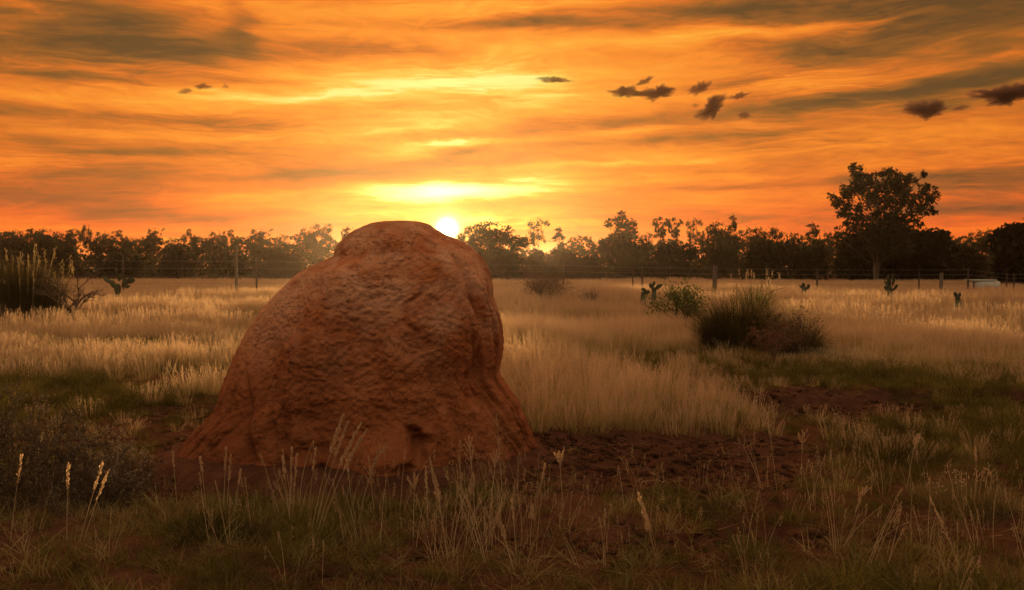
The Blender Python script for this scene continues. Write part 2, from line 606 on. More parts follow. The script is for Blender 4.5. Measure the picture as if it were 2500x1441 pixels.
def mound_material():
    m, N = new_mat('termite_clay')
    t = m.node_tree
    tc = t.nodes.new('ShaderNodeTexCoord')
    P = tc.outputs['Object']
    warp = N.v('ADD', P, N.v('SCALE', N.noise(P, 6, 3, 0.6, col=True), 0.14))
    a = N.noise(P, 1.7, 4, 0.6, 0.4)
    b = N.noise(warp, 11.0, 6, 0.65)
    c = N.noise(P, 90.0, 4, 0.7)
    f = N.m('ADD', N.m('MULTIPLY', a, 0.55), N.m('MULTIPLY', b, 0.45))
    col = N.ramp(f, [(.32, (.19, .052, .017)), (.46, (.36, .112, .038)), (.58, (.50, .175, .068)), (.72, (.64, .29, .15))])
    low_shade = N.m('MULTIPLY', N.rng(N.m('ADD', N.sep(P)[2], N.m('MULTIPLY', N.noise(P, 2.2, 4, 0.6), 0.5)), 0.35, 1.10, 1, 0), 0.72)  # shade of the lower mound, painted into the clay colour
    col = N.mix(low_shade, col, (.15, .047, .018))
    # dusty washed crown and shoulders, paled further to paint in the skylight there
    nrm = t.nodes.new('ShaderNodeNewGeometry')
    wash_light = N.m('MULTIPLY', N.rng(N.sep(P)[2], 0.35, 1.25), N.rng(N.noise(P, 3.2, 5, 0.65), .36, .64))
    col = N.mix(N.m('MULTIPLY', wash_light, 0.62), col, (.76, .45, .29))
    col = N.mix(N.rng(c, .56, .76, 0, .25), col, (.60, .38, .26))
    v1 = t.nodes.new('ShaderNodeTexVoronoi')
    v1.feature = 'DISTANCE_TO_EDGE'
    v1.inputs['Scale'].default_value = 13
    t.links.new(warp, v1.inputs['Vector'])
    v2 = t.nodes.new('ShaderNodeTexVoronoi')
    v2.inputs['Scale'].default_value = 34
    t.links.new(warp, v2.inputs['Vector'])
    crack = N.m('MULTIPLY', N.rng(v1.outputs['Distance'], 0.0, 0.055, 1, 0), N.rng(N.noise(P, 4.0, 3), .46, .60))
    col = N.mix(N.m('MULTIPLY', crack, 0.15), col, (.12, .045, .022))
    # small dark pits
    v3 = t.nodes.new('ShaderNodeTexVoronoi')
    v3.inputs['Scale'].default_value = 24
    t.links.new(warp, v3.inputs['Vector'])
    pit = N.m('MULTIPLY', N.rng(v3.outputs['Distance'], 0.06, 0.20, 1, 0), N.rng(N.noise(P, 3.0, 2), .50, .60))
    h = N.m('MULTIPLY', b, 0.5)
    h = N.m('MULTIPLY_ADD', N.m('SUBTRACT', 0.6, v2.outputs['Distance']), 0.28, h)
    h = N.m('MULTIPLY_ADD', crack, -0.22, h)
    h = N.m('MULTIPLY_ADD', pit, -0.9, h)
    h = N.m('MULTIPLY_ADD', c, 0.22, h)
    d = t.nodes.new('ShaderNodeBsdfPrincipled')
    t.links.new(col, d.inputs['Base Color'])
    d.inputs['Roughness'].default_value = 0.9
    d.inputs['Specular IOR Level'].default_value = 0.2
    bp = t.nodes.new('ShaderNodeBump')
    bp.inputs['Strength'].default_value = 0.9
    bp.inputs['Distance'].default_value = 0.021
    t.links.new(h, bp.inputs['Height'])
    t.links.new(bp.outputs[0], d.inputs['Normal'])
    return finish(m, N, d.outputs[0])


M_EARTH = earth_material()
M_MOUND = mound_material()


# ------------------------------------------------------------------ ground
def edge_noise(x, y):
    return fbm(x * 0.9, y * 0.9, 3.1, 3, 5) * 0.5 + fbm(x * 3.3, y * 3.3, 1.0, 2, 9) * 0.16


def bare(x, y):
    """1 where the soil is bare, 0 where grass grows"""
    e = edge_noise(x, y)
    # worn strip in front of and beside the mound
    near = 4.42 + 0.10 * x
    far = 5.95 + 0.0 * x
    a = sstep(near - .25, near + .15, y + e * .45) * (1 - sstep(far - .05, far + .10, y + e * .18))
    a = a * sstep(-2.35, -1.95, x + e * .5) * (1 - sstep(1.7, 2.15, x + e * .7))
    # second pan on the right, behind
    b = np.exp(-(((x - 3.0) / 0.95) ** 2 + ((y - 7.15) / 0.55) ** 2) ** 2)
    b = sstep(.25, .6, b + e * .3)
    # hollow on the left beside the mound
    c = np.exp(-(((x + 2.75) / 0.6) ** 2 + ((y - 6.9) / 0.33) ** 2) ** 2)
    c = sstep(.45, .8, c + e * .3) * .6
    # washed soil under the mound
    r = np.hypot((x + 1.0) / 1.30, (y - 5.45) / 1.05)
    d = 1 - sstep(.98, 1.12, r + e * .05)
    # bare scrapes between the tufts of the foreground
    f = sstep(.35, .75, fbm(x * 1.5, y * 2.2, 7.7, 3, 21)) * (1 - sstep(4.4, 4.9, y)) * 0.55
    f = np.maximum(f, np.exp(-(((x - 1.1) / .8) ** 2 + ((y - 3.75) / .20) ** 2)) * 1.1)
    return np.clip(np.maximum.reduce([a, b, c, d, f]), 0, 1)


def ground_h(x, y):
    h = fbm(x * .18, y * .18, 0, 3, 2) * 0.05 * sstep(3, 12, y)
    bz = bare(x, y)
    h = h - 0.035 * bz
    det = (fbm(x * 3.0, y * 3.0, 0, 4, 31) * .022 + fbm(x * 14.0, y * 14.0, 0, 3, 33) * .007)
    pits = -0.020 * sstep(.30, .62, vnoise(x * 7.5, y * 10.0, 0, 44)) * bz
    w = np.exp(-(np.maximum(np.hypot(x, y - 5) - 6, 0) / 4.0) ** 2)
    bank = 0.10 * sstep(-.06, .06, y - 7.55 - 0.12 * np.sin(x * 2.1) - edge_noise(x, y) * .15) * sstep(1.2, 2.4, x) * (1 - sstep(6.5, 9, x)) * (1 - sstep(9, 14, y))
    r = np.hypot((x + 1.0) / 1.26, (y - 5.45) / .88)
    apron = 0.075 * (1 - sstep(.92, 1.22, r))
    det = det * (1 - .6 * (1 - sstep(1.0, 1.3, r)))
    return h + det * w + pits * w * sstep(1.0, 1.2, r) + bank + apron


def make_ground():
    def axis(lo, hi, step, far):
        a = list(np.arange(lo, hi, step))
        s, v = step, a[-1]
        while v < far:
            s *= 1.16
            v += s
            a.append(v)
        s, v = step, a[0]
        b = []
        while v > -far:
            s *= 1.16
            v -= s
            b.append(v)
        return np.array(b[::-1] + a)
    X, Y = axis(-4.2, 5.2, .034, 650), axis(2.6, 8.6, .030, 650)
    gx, gy = np.meshgrid(X, Y)
    x, y = gx.ravel(), gy.ravel()
    v = np.stack([x, y, ground_h(x, y)], 1)
    nx, ny = len(X), len(Y)
    i = (np.arange(ny - 1)[:, None] * nx + np.arange(nx - 1)[None]).ravel()
    g = Geo()
    g.add(v, np.stack([i, i + 1, i + nx + 1, i + nx], 1))
    obj('ground', g.mesh('ground', M_EARTH, True), kind='structure')


make_ground()

# ------------------------------------------------------------------ termite mound
MC = np.array([-1.02, 5.45])       # where the mound stands


cam_pitch = math.atan((720.5 - HOR) / FPX)


def make_mound():
    D = MC[1]
    prof = [  # photo row, left edge, right edge of the outline
        (538, 950, 1000), (541, 922, 1022), (548, 895, 1045), (556, 872, 1062), (566, 850, 1085), (578, 838, 1112), (590, 828, 1138),
        (607, 814, 1160), (630, 797, 1183), (645, 762, 1190), (667, 721, 1199), (703, 684, 1205), (731, 657, 1208), (767, 628, 1222),
        (813, 597, 1229), (859, 574, 1230), (886, 563, 1224), (914, 551, 1224), (946, 537, 1245), (985, 528, 1272), (1015, 508, 1284),
        (1050, 472, 1299), (1074, 452, 1308), (1100, 432, 1314), (1125, 415, 1318), (1160, 402, 1322)]
    prof = np.array(prof, float)
    zz = np.array([px_z(r, D) for r in prof[:, 0]])[::-1]
    xl = px_x(prof[:, 1], D)[::-1]
    xr = px_x(prof[:, 2], D)[::-1]
    NT_, NZ = 620, 330
    # finer rows near the top
    s = np.linspace(0, 1, NZ)
    z = zz[0] + (zz[-1] - zz[0]) * (1 - (1 - s) ** 1.35)
    th = np.linspace(0, 2 * np.pi, NT_, endpoint=False)
    cx = (np.interp(z, zz, xl) + np.interp(z, zz, xr)) / 2
    rx = (np.interp(z, zz, xr) - np.interp(z, zz, xl)) / 2 * 0.975
    k = 5
    ker = np.ones(k) / k
    pad = lambda a: np.convolve(np.concatenate([np.full(k // 2, a[0]), a, np.full(k // 2, a[-1])]), ker, 'valid')
    cx, rx = pad(cx), pad(rx)
    rx[-3:] = np.interp(z[-3:], zz, (xr - xl) / 2) * [1, .8, .5]
    t01 = np.clip(z / z[-1], 0, 1)
    ryf = rx * (0.51 + 0.21 * t01)           # toward the viewer
    ryb = rx * 0.85
    def body(cx, rx, ryf, ryb):
        Z, T = np.meshgrid(z, th, indexing='ij')
        CX, RX = cx[:, None] + 0 * T, rx[:, None] + 0 * T
        RY = np.where(np.sin(T) < 0, ryf[:, None], ryb[:, None])
        # slightly squared section
        c, sn = np.cos(T), np.sin(T)
        X = CX + RX * np.sign(c) * np.abs(c) ** 0.96
        Y = RY * np.sign(sn) * np.abs(sn) ** 0.96
        # the body leans back as it rises
        Y = Y + 0.10 * (Z / 1.5) ** 1.3
        nx, ny = c / np.maximum(RX, .05), sn / np.maximum(RY, .05)
        nl = np.hypot(nx, ny)
        nx, ny = nx / nl, ny / nl
        x, y, zf = X.ravel(), Y.ravel(), Z.ravel()
        fade = np.clip((RX / 0.35), 0, 1).ravel()
        front = np.clip(-ny, 0, 1).ravel()
        side = np.abs(nx).ravel()
        a1 = fbm(x * 1.7, y * 1.7, zf * 1.5, 3, 3)
        d = 0.048 * a1
        d += 0.009 * fbm(x * 5.2, y * 5.2, zf * 4.2, 3, 11)
        # clods: rounded lumps pressed together
        p = np.stack([x, y, zf], 1)
        wp = p + 0.05 * np.stack([fbm(x * 6, y * 6, zf * 6, 2, 50 + q) for q in range(3)], 1)
        f1, f2 = worley(wp, 9.0, 4)
        d += 0.013 * (0.55 - f1)
        g1, g2 = worley(wp, 22.0, 8)
        d += 0.016 * (0.55 - g1)
        q1, q2 = worley(wp, 46.0, 21)
        d += 0.006 * (0.55 - q1)
        d += 0.0045 * fbm(x * 45, y * 45, zf * 45, 2, 77)
        d *= (1 - 0.55 * side)
        ang = np.arctan2(ny, nx).ravel()          # -pi/2 = toward viewer, 0 = right
        # fluted right flank with deep runnels
        fl = np.exp(-((ang + 0.55) / 0.55) ** 2) * sstep(1.35, .7, zf) if False else np.exp(-((ang + 0.55) / 0.55) ** 2) * (1 - sstep(.75, 1.35, zf))
        run = 1 - np.abs(fbm(ang * 4.2 + zf * .9, zf * .8, 4.0, 3, 60)) * 2.2
        d += fl * (-0.055 * np.clip(run, 0, 1) ** 2 + 0.02)
        # long crease between the main body and the right lobe
        cz = np.interp(zf, [0.0, .10, .45, .85, 1.25, 1.4], [-1.0, -.95, -.86, -.70, -.93, -1.05])
        cr = np.exp(-np.abs((ang - cz) / 0.075) ** 1.6) * sstep(.15, .45, zf) * (1 - sstep(1.25, 1.42, zf))
        d -= 0.040 * cr
        d += 0.026 * np.exp(-((ang - cz - .24) / 0.17) ** 2) * sstep(.35, .7, zf) * (1 - sstep(1.1, 1.35, zf))
        # fold of the left shoulder: the part left of it stands back
        lz = np.interp(zf, [.2, .6, .93, 1.25, 1.35], [-2.0, -1.91, -1.99, -2.27, -2.4]) + .05 * vnoise(zf * 7, 0, 0, 12)
        lf = sstep(.15, .45, zf) * (1 - sstep(1.2, 1.36, zf))
        d -= 0.045 / (1 + np.exp(-(lz - ang) / 0.035)) * lf * (ang < 0) * np.exp(-((ang - lz) / .5) ** 2)
        d -= 0.018 * np.exp(-((ang - lz) / 0.04) ** 2) * lf
        # a crooked crack in the middle
        kz = -1.36 + .10 * (zf - 1.0) + .06 * vnoise(zf * 11, 1, 0, 15)
        d -= 0.028 * np.exp(-((ang - kz) / 0.022) ** 2) * sstep(.78, .9, zf) * (1 - sstep(1.08, 1.16, zf))
        # upright swellings between them
        d += 0.022 * fbm(ang * 3.4, zf * .7, 5.0, 2, 19)
        # gullies on the lower left
        d += -0.028 * np.exp(-((ang + 2.4) / .5) ** 2) * np.clip(1 - np.abs(fbm(ang * 5, zf * .9, 8, 3, 66)) * 2.4, 0, 1) ** 2 * (1 - sstep(.4, .9, zf))
        # swollen toe low in front, with a broken hole on its right side
        a0 = (x + .745) / 0.225
        toe = np.exp(-np.abs(a0) ** 3.0) * (1 - sstep(.10, .28 - .05 * a0 ** 2, zf)) * (ny.ravel() < -.3)
        d += 0.21 * toe
        d += -0.055 * np.clip(1 - np.abs(fbm(x * 3.4 + zf * .8, zf * .8, 2.0, 3, 120)) * 2.6, 0, 1) ** 1.5 * (1 - sstep(.30, .75, zf)) * (1 - toe) * front
        d -= 0.03 * np.exp(-((x + .745) / .25) ** 2 - ((zf - .36) / .09) ** 2)
        hx, hz = (x + .575 + .15 * (zf - .15)) / 0.050, (zf - .165) / 0.080
        hole = (ny.ravel() < -.3) * np.exp(-(np.abs(hx) ** 2.4 + np.abs(hz) ** 2.4) * (1 + .6 * fbm(x * 14, zf * 16, 2, 3, 90)))
        d -= hole * 0.16
        hx2, hz2 = (x + .64) / 0.05, (zf - .06) / 0.035
        d -= 0.07 * np.exp(-(hx2 ** 2 + hz2 ** 2)) * (ny.ravel() < -.3)
        # spreading foot
        d += 0.015 * (1 - sstep(0.0, .14, zf)) * front
        d += 0.02 * fbm(x * 7, y * 7, zf * 9, 3, 101) * (1 - sstep(.2, .5, zf))
        d *= fade
        up = 0.35 * sstep(1.15, 1.5, zf)
        x = x + d * nx.ravel()
        y = y + d * ny.ravel()
        zf = zf + d * up
        return x, y, zf
    # a body with depth shows a slightly different outline than its mid section: fit it
    cp, sp_ = math.cos(-cam_pitch), math.sin(-cam_pitch)
    tl, trr = np.interp(z, zz, xl), np.interp(z, zz, xr)
    rows = prof[:, 0]
    for it in range(3):
        x, y, zf = body(cx, rx, ryf, ryb)
        wy, wz = y + MC[1], zf - CAMH
        dep = wy * cp + wz * sp_
        pxx = 1250 + FPX * x / dep
        pyy = 720.5 - FPX * (wz * cp - wy * sp_) / dep
        dl, dr = np.zeros(len(rows)), np.zeros(len(rows))
        for i_, r_ in enumerate(rows):
            m_ = np.abs(pyy - r_) < 5
            if i_ < 3 or m_.sum() < 20 or r_ > 1080:
                continue
            dl[i_] = (prof[i_, 1] - pxx[m_].min())
            dr[i_] = (prof[i_, 2] - pxx[m_].max())
        ok = np.array([q > 2 and r_ <= 1080 for q, r_ in enumerate(rows)])
        zr = np.array([px_z(r_, D) for r_ in rows])
        o_ = np.argsort(zr[ok])
        Lz = np.interp(z, zr[ok][o_], dl[ok][o_]) / FPX * D * .9
        Rz_ = np.interp(z, zr[ok][o_], dr[ok][o_]) / FPX * D * .9
        f_ = 1 - sstep(1.46, 1.54, z)
        cx = cx + (Lz + Rz_) / 2 * f_
        rx = np.maximum(rx + (Rz_ - Lz) / 2 * f_, .01)
        k = 11
        ker = np.ones(k) / k
        cx[:-20], rx[:-20] = pad(cx)[:-20], pad(rx)[:-20]
    x, y, zf = body(cx, rx, ryf, ryb)
    zf = np.where(zf < -.03, (zf + .03) * 3.5 - .03, zf)
    V = np.stack([x, y, zf], 1)
    idx = np.arange(NZ * NT_).reshape(NZ, NT_)
    r = np.roll(idx, -1, axis=1)
    q = np.stack([idx[:-1], r[:-1], r[1:], idx[1:]], -1).reshape(-1, 4)
    g = Geo()
    top = V[-NT_:].mean(0) + [0, 0, .003]
    V = np.vstack([V, top])
    tr = np.stack([idx[-1], r[-1], np.full(NT_, NZ * NT_)], 1)
    g.add(V, q, tr)
    g.v[0] = g.v[0] - np.array([MC[0], 0, 0])
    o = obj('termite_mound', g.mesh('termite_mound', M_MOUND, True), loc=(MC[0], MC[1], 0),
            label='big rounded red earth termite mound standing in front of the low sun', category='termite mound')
    return o


make_mound()


# ------------------------------------------------------------------ trees
def arc(a, b, bend, rng, n=6):
    a, b = np.asarray(a, float), np.asarray(b, float)
    t = np.linspace(0, 1, n)[:, None]
    mid = (a + b) / 2 + bend
    p = (1 - t) ** 2 * a + 2 * t * (1 - t) * mid + t * t * b
    L = np.linalg.norm(b - a)
    if n < 12:
        p[1:-1] += rng.normal(size=(n - 2, 3)) * L * 0.018
    return p


def tree_meshes(seed, H, W, base, trunks=1, clumps=30, leaves=60, leaf=.16, clump_r=.5, fill=0.0, shape='round',
                fol=None, bark=None, trunk_r=.1, squash=.7):
    """a trunk-and-limbs mesh and a crown mesh; base = height fraction where the crown starts"""
    rng = np.random.default_rng(seed)
    tr, cr = Geo(), Geo()
    z0 = H * base
    cc = []
    while len(cc) < clumps:
        q = rng.uniform(-1, 1, 3)
        r = np.linalg.norm(q)
        if r > 1 or r < (0.0 if fill > .5 else .45 * (1 - fill)):
            continue
        zc = (q[2] + 1) / 2
        if shape == 'column':
            w = .75 + .25 * math.sin(zc * 9 + seed)
        elif shape == 'vase':
            w = .55 + .6 * zc
        elif shape == 'dome':
            w = 1.0
            q[2] = abs(q[2]) * 2 - 1
            zc = (q[2] + 1) / 2
        else:
            w = 1.0
        cc.append([q[0] * W / 2 * w, q[1] * W / 2 * w * .9, z0 + zc * (H - z0 - clump_r * .4)])
    cc = np.array(cc)
    feet, heads = [], []
    for k in range(trunks):
        a = rng.uniform(0, 6.28)
        off = 0.0 if trunks == 1 else 0.05 * H * .5
        foot = np.array([math.cos(a) * off, math.sin(a) * off, -0.15])
        sp = W * (.06 if trunks == 1 else .22)
        head = np.array([math.cos(a) * sp, math.sin(a) * sp, z0 + (H - z0) * rng.uniform(.45, .7)])
        p = arc(foot, head, rng.normal(size=3) * H * .025, rng, 9)
        tr.tube(p, np.linspace(trunk_r, trunk_r * .38, 9), 8)
        feet.append(foot)
        heads.append(p)
    for c in cc:
        k = min(range(trunks), key=lambda i: np.linalg.norm(heads[i][-1][:2] - c[:2]))
        p = heads[k]
        zt = min(max(c[2] - (abs(c[0]) + abs(c[1])) * .55 - .1 * H, z0 * .75), p[-1][2])
        i = int(np.argmin(np.abs(p[:, 2] - zt)))
        L = np.linalg.norm(c - p[i])
        tr.tube(arc(p[i], c, np.array([0, 0, -.10 * L]), rng, 5), np.linspace(trunk_r * .34, trunk_r * .07, 5), 5)
        for _ in range(2):
            e = c + rng.normal(size=3) * clump_r * .6
            tr.tube(arc(c - (c - p[i]) * .25, e, np.zeros(3), rng, 4), np.linspace(trunk_r * .10, trunk_r * .03, 4), 3)
        n = int(leaves * 2.3 * rng.uniform(.5, 1.4))
        # sub clumps give the crown its broken edge
        sub = c + rng.normal(size=(5, 3)) * clump_r * np.array([.62, .62, .45])
        which = rng.integers(0, 5, n)
        pts = sub[which] + rng.normal(size=(n, 3)) * clump_r * np.array([.30, .30, .24]) 
        cr.leaves(pts, leaf * 1.35 * rng.uniform(.6, 1.3, n), rng, .6, droop=.3)
    return tr.mesh('trunk', bark or M_BARK, True), cr.mesh('crown', fol or M_FOL)


def bush_meshes(seed, H, W, n=2500, leaf=.2, fol=None, bark=None, lumps=14):
    """dense shrub or scrub tree leafy to the ground"""
    rng = np.random.default_rng(seed)
    cr, tr = Geo(), Geo()
    c = rng.normal(size=(lumps, 3)) * np.array([W * .22, W * .18, H * .20]) + np.array([0, 0, H * .48])
    c[:, 2] = np.clip(c[:, 2], H * .18, H * .80)
    r = rng.uniform(.24, .36, lumps) * min(W, H * 1.3)
    # keep lumps within the outline
    r = np.minimum(r, (H - c[:, 2]) * .98)
    r = np.minimum(r, np.maximum(W * .5 - np.abs(c[:, 0]), W * .1))
    k = rng.choice(lumps, n, p=r ** 2 / (r ** 2).sum())
    d = rng.normal(size=(n, 3))
    d /= np.linalg.norm(d, axis=1, keepdims=True)
    rr = rng.uniform(.72, 1.06, n) ** .7
    p = c[k] + d * (r[k] * rr)[:, None]
    low = p[:, 2] < .02
    p[low, 2] = rng.uniform(.02, .3, low.sum())
    cr.leaves(p, leaf * rng.uniform(.6, 1.35, n), rng, .6)
    # inner mass of leaves so that the sky does not show right through
    m = n // 3
    k = rng.integers(0, lumps, m)
    p = c[k] + rng.normal(size=(m, 3)) * (r[k] * .42)[:, None]
    p[:, 2] = np.abs(p[:, 2])
    cr.leaves(p, leaf * 2.2 * rng.uniform(.7, 1.2, m), rng, .8)
    for _ in range(7):
        e = c[rng.integers(0, lumps)]
        a = rng.uniform(0, 6.28)
        tr.tube(arc((math.cos(a) * .12, math.sin(a) * .12, -.1), e, rng.normal(size=3) * H * .04, rng, 6), np.linspace(.022 * H, .006 * H, 6), 5)
    return tr.mesh('trunk', bark or M_BARK, True), cr.mesh('crown', fol or M_FOLD)


PROTO = {}


def proto(key, fn, *a, **k):
    if key not in PROTO:
        PROTO[key] = fn(*a, **k)
    return PROTO[key]


def plant_tree(name, label, category, x, y, meshes, sc=(1, 1, 1), rot=0.0, group=None):
    t = thing(name, label, category, (x, y, 0), group, rot, sc)
    obj('trunk', meshes[0], t)
    obj('crown', meshes[1], t)
    return t


TREE_KINDS = {
    # key: (height, width, mesh function call)
    'gum_a': (8, 5.0, lambda: tree_meshes(11, 8, 5.0, .42, 1, 26, 46, .22, .62, shape='vase', trunk_r=.13)),
    'gum_b': (8, 4.2, lambda: tree_meshes(12, 8, 4.2, .38, 2, 24, 46, .22, .60, shape='vase', trunk_r=.11)),
    'slim_a': (8, 2.6, lambda: tree_meshes(13, 8, 2.6, .36, 1, 20, 40, .20, .46, shape='column', trunk_r=.10)),
    'slim_b': (8, 2.2, lambda: tree_meshes(14, 8, 2.2, .42, 1, 17, 34, .20, .40, shape='column', trunk_r=.09)),
    'airy': (8, 4.0, lambda: tree_meshes(15, 8, 4.0, .45, 2, 20, 22, .19, .45, shape='vase', trunk_r=.09)),
    'flat': (8, 7.0, lambda: tree_meshes(16, 8, 7.0, .62, 2, 24, 44, .22, .60, shape='round', trunk_r=.12)),
    'dense_a': (8, 6.5, lambda: tree_meshes(17, 8, 6.5, .12, 2, 60, 60, .26, .85, fill=.8, trunk_r=.15)),
    'scrub_a': (4, 6.0, lambda: bush_meshes(21, 4, 6.0, 3400, .24)),
    'scrub_b': (4, 5.0, lambda: bush_meshes(22, 4, 5.0, 3000, .24)),
    'scrub_c': (4, 7.5, lambda: bush_meshes(23, 4, 7.5, 4000, .24)),
}
# photo column, top row, width in photo pixels, distance, kind, label
TREES = [
    (8, 566, 70, 96, 'gum_a', 'dark gum tree at the left edge of the photo, behind the tall reeds'),
    (50, 565, 50, 104, 'dense_a', 'small dense tree in the treeline, second from the left edge'),
    (78, 563, 36, 98, 'slim_a', 'small leaning crown in the treeline above the tall reed clump'),
    (125, 562, 72, 102, 'dense_a', 'broad dark tree in the treeline above the thorny bush'),
    (147, 562, 36, 92, 'airy', 'open crowned tree on the right side of the broad dark tree above the thorn bush'),
    (173, 552, 26, 94, 'slim_b', 'thin tall spindly tree rising alone above the left treeline'),
    (212, 556, 44, 96, 'flat', 'flat topped gum just right of the thin spindly tree'),
    (250, 566, 52, 100, 'gum_a', 'wide airy gum above the prickly pear on the left'),
    (294, 570, 46, 98, 'gum_b', 'low gum in the treeline above the dark metal picket on the left'),
    (332, 577, 40, 104, 'airy', 'short open gum left of the mushroom shaped tree'),
    (374, 559, 46, 93, 'gum_a', 'mushroom shaped gum standing clear above the left treeline'),
    (420, 575, 46, 100, 'airy', 'low airy gum right of the mushroom shaped one'),
    (464, 567, 36, 97, 'gum_b', 'small glowing gum with a peaked crown left of the grey fence post'),
    (490, 573, 30, 99, 'airy', 'sparse small gum with sky showing through beside the peaked crown'),
    (528, 566, 52, 97, 'gum_a', 'spreading gum just left of the tall grey fence post'),
    (566, 569, 44, 95, 'gum_b', 'airy gum directly above the tall grey fence post'),
    (630, 560, 66, 98, 'gum_a', 'wide gum with two crowns right of the tall grey fence post'),
    (690, 567, 50, 100, 'airy', 'low open gum between the two wide gums left of the mound'),
    (742, 566, 44, 97, 'gum_b', 'gum with small crown at the foot of the tall spreading gum left of the mound'),
    (783, 547, 66, 92, 'gum_a', 'tallest spreading gum left of the mound, sky bright behind it'),
    (862, 556, 52, 90, 'dense_a', 'dark crown touching the left side of the mound top'),
    (1142, 562, 46, 84, 'gum_b', 'small backlit tree right under the sun beside the mound'),
    (1212, 545, 128, 70, 'dense_a', 'big round dark tree close behind the right side of the mound'),
    (1282, 582, 40, 96, 'airy', 'tiny low gum between the big round tree and the vase shaped gum'),
    (1310, 527, 54, 92, 'airy', 'vase shaped open gum with a bare forked trunk right of the mound'),
    (1366, 561, 36, 94, 'slim_a', 'short narrow gum right of the vase shaped one'),
    (1408, 568, 46, 95, 'airy', 'low pair of loose crowns in the gap of the treeline right of the mound'),
    (1442, 584, 24, 97, 'gum_b', 'tiny round topped tree in the lowest part of the right treeline'),
    (1474, 580, 26, 94, 'airy', 'small sparse tree at the left foot of the wide dark gum'),
    (1517, 526, 84, 86, 'gum_b', 'wide dark gum with two lobes over the rounded scrub'),
    (1580, 562, 44, 88, 'airy', 'loose low gum left of the twin narrow trees'),
    (1610, 520, 32, 86, 'slim_b', 'left one of the two tall narrow trees'),
    (1643, 522, 32, 87, 'slim_b', 'right one of the two tall narrow trees'),
    (1690, 526, 40, 96, 'airy', 'pale feathery gum right of the two tall narrow trees'),
    (1716, 554, 36, 90, 'airy', 'short sparse gum right of the pale feathery one'),
    (1762, 545, 72, 76, 'dense_a', 'dark solid tree leafy to the ground, above the squared fence post'),
    (1790, 532, 26, 78, 'slim_a', 'narrow crown poking out of the dark solid tree'),
    (1820, 549, 44, 84, 'airy', 'open gum touching the right side of the dark solid tree'),
    (1850, 556, 40, 84, 'gum_a', 'round topped gum above the bright green tuft'),
    (1904, 562, 76, 88, 'flat', 'low flat topped gum above the loose shrub of the right field'),
    (1950, 568, 46, 92, 'airy', 'sparse low gum right of the flat topped one'),
    (1985, 551, 42, 86, 'slim_a', 'pointed dark gum halfway to the big tree on the right'),
    (2018, 568, 40, 90, 'gum_a', 'small dark gum left of the sapling by the big tree'),
    (2049, 556, 36, 62, 'airy', 'leaning sapling just left of the big tree'),
    (2330, 578, 62, 92, 'flat', 'low flat tree right of the big tree'),
    (2382, 556, 44, 86, 'airy', 'airy gum above the low white tank on the right'),
    (2420, 560, 60, 88, 'gum_a', 'spreading gum between the airy one and the dark tree at the right edge'),
]
kind_n = {}
for i, (px, top, wpx, d, kind, label) in enumerate(TREES):
    Hk, Wk, fn = TREE_KINDS[kind]
    me = proto(kind, fn)
    h = px_z(top, d) * 1.03
    w = wpx / FPX * d * 1.12
    plant_tree('gum_tree', label, 'tree', px_x(px, d), d, me, (w / Wk, w / Wk, h / Hk), (i % 5 - 2) * .14)

SCRUB = [
    (290, 622, 92, 60, 'scrub_a', 'low domed bush behind the prickly pear on the left'),
    (440, 598, 84, 80, 'scrub_b', 'rounded bush in the dark scrub left of the grey fence post'),
    (700, 607, 130, 66, 'scrub_c', 'broad rounded bush behind the left shoulder of the mound'),
    (560, 622, 90, 72, 'scrub_a', 'low bush directly behind the tall grey fence post'),
    (1530, 582, 120, 80, 'scrub_a', 'rounded scrub bush under the wide dark gum'),
    (1640, 596, 110, 78, 'scrub_b', 'rounded scrub bush under the two tall narrow trees'),
    (1420, 620, 150, 74, 'scrub_c', 'wide low bush in the scrub behind the dry twiggy bush'),
    (1870, 582, 110, 72, 'scrub_b', 'rounded bush under the flat topped gum'),
    (1960, 592, 120, 70, 'scrub_a', 'rounded bush left of the big tree, under the pointed gum'),
    (1330, 612, 100, 88, 'scrub_b', 'low dim bush beneath the vase shaped gum'),
    (120, 600, 130, 80, 'scrub_c', 'wide dark bush behind the tall reeds and thorn bush'),
    (2350, 600, 110, 76, 'scrub_a', 'low dim bush right of the big tree, behind the white tank'),
]
for i, (px, top, wpx, d, kind, label) in enumerate(SCRUB):
    Hk, Wk, fn = TREE_KINDS[kind]
    me = proto(kind, fn)
    plant_tree('scrub_bush', label, 'bush', px_x(px, d), d, me, (wpx / FPX * d / Wk,) * 2 + (px_z(top, d) / Hk,), (i % 4 - 1.5) * .3)


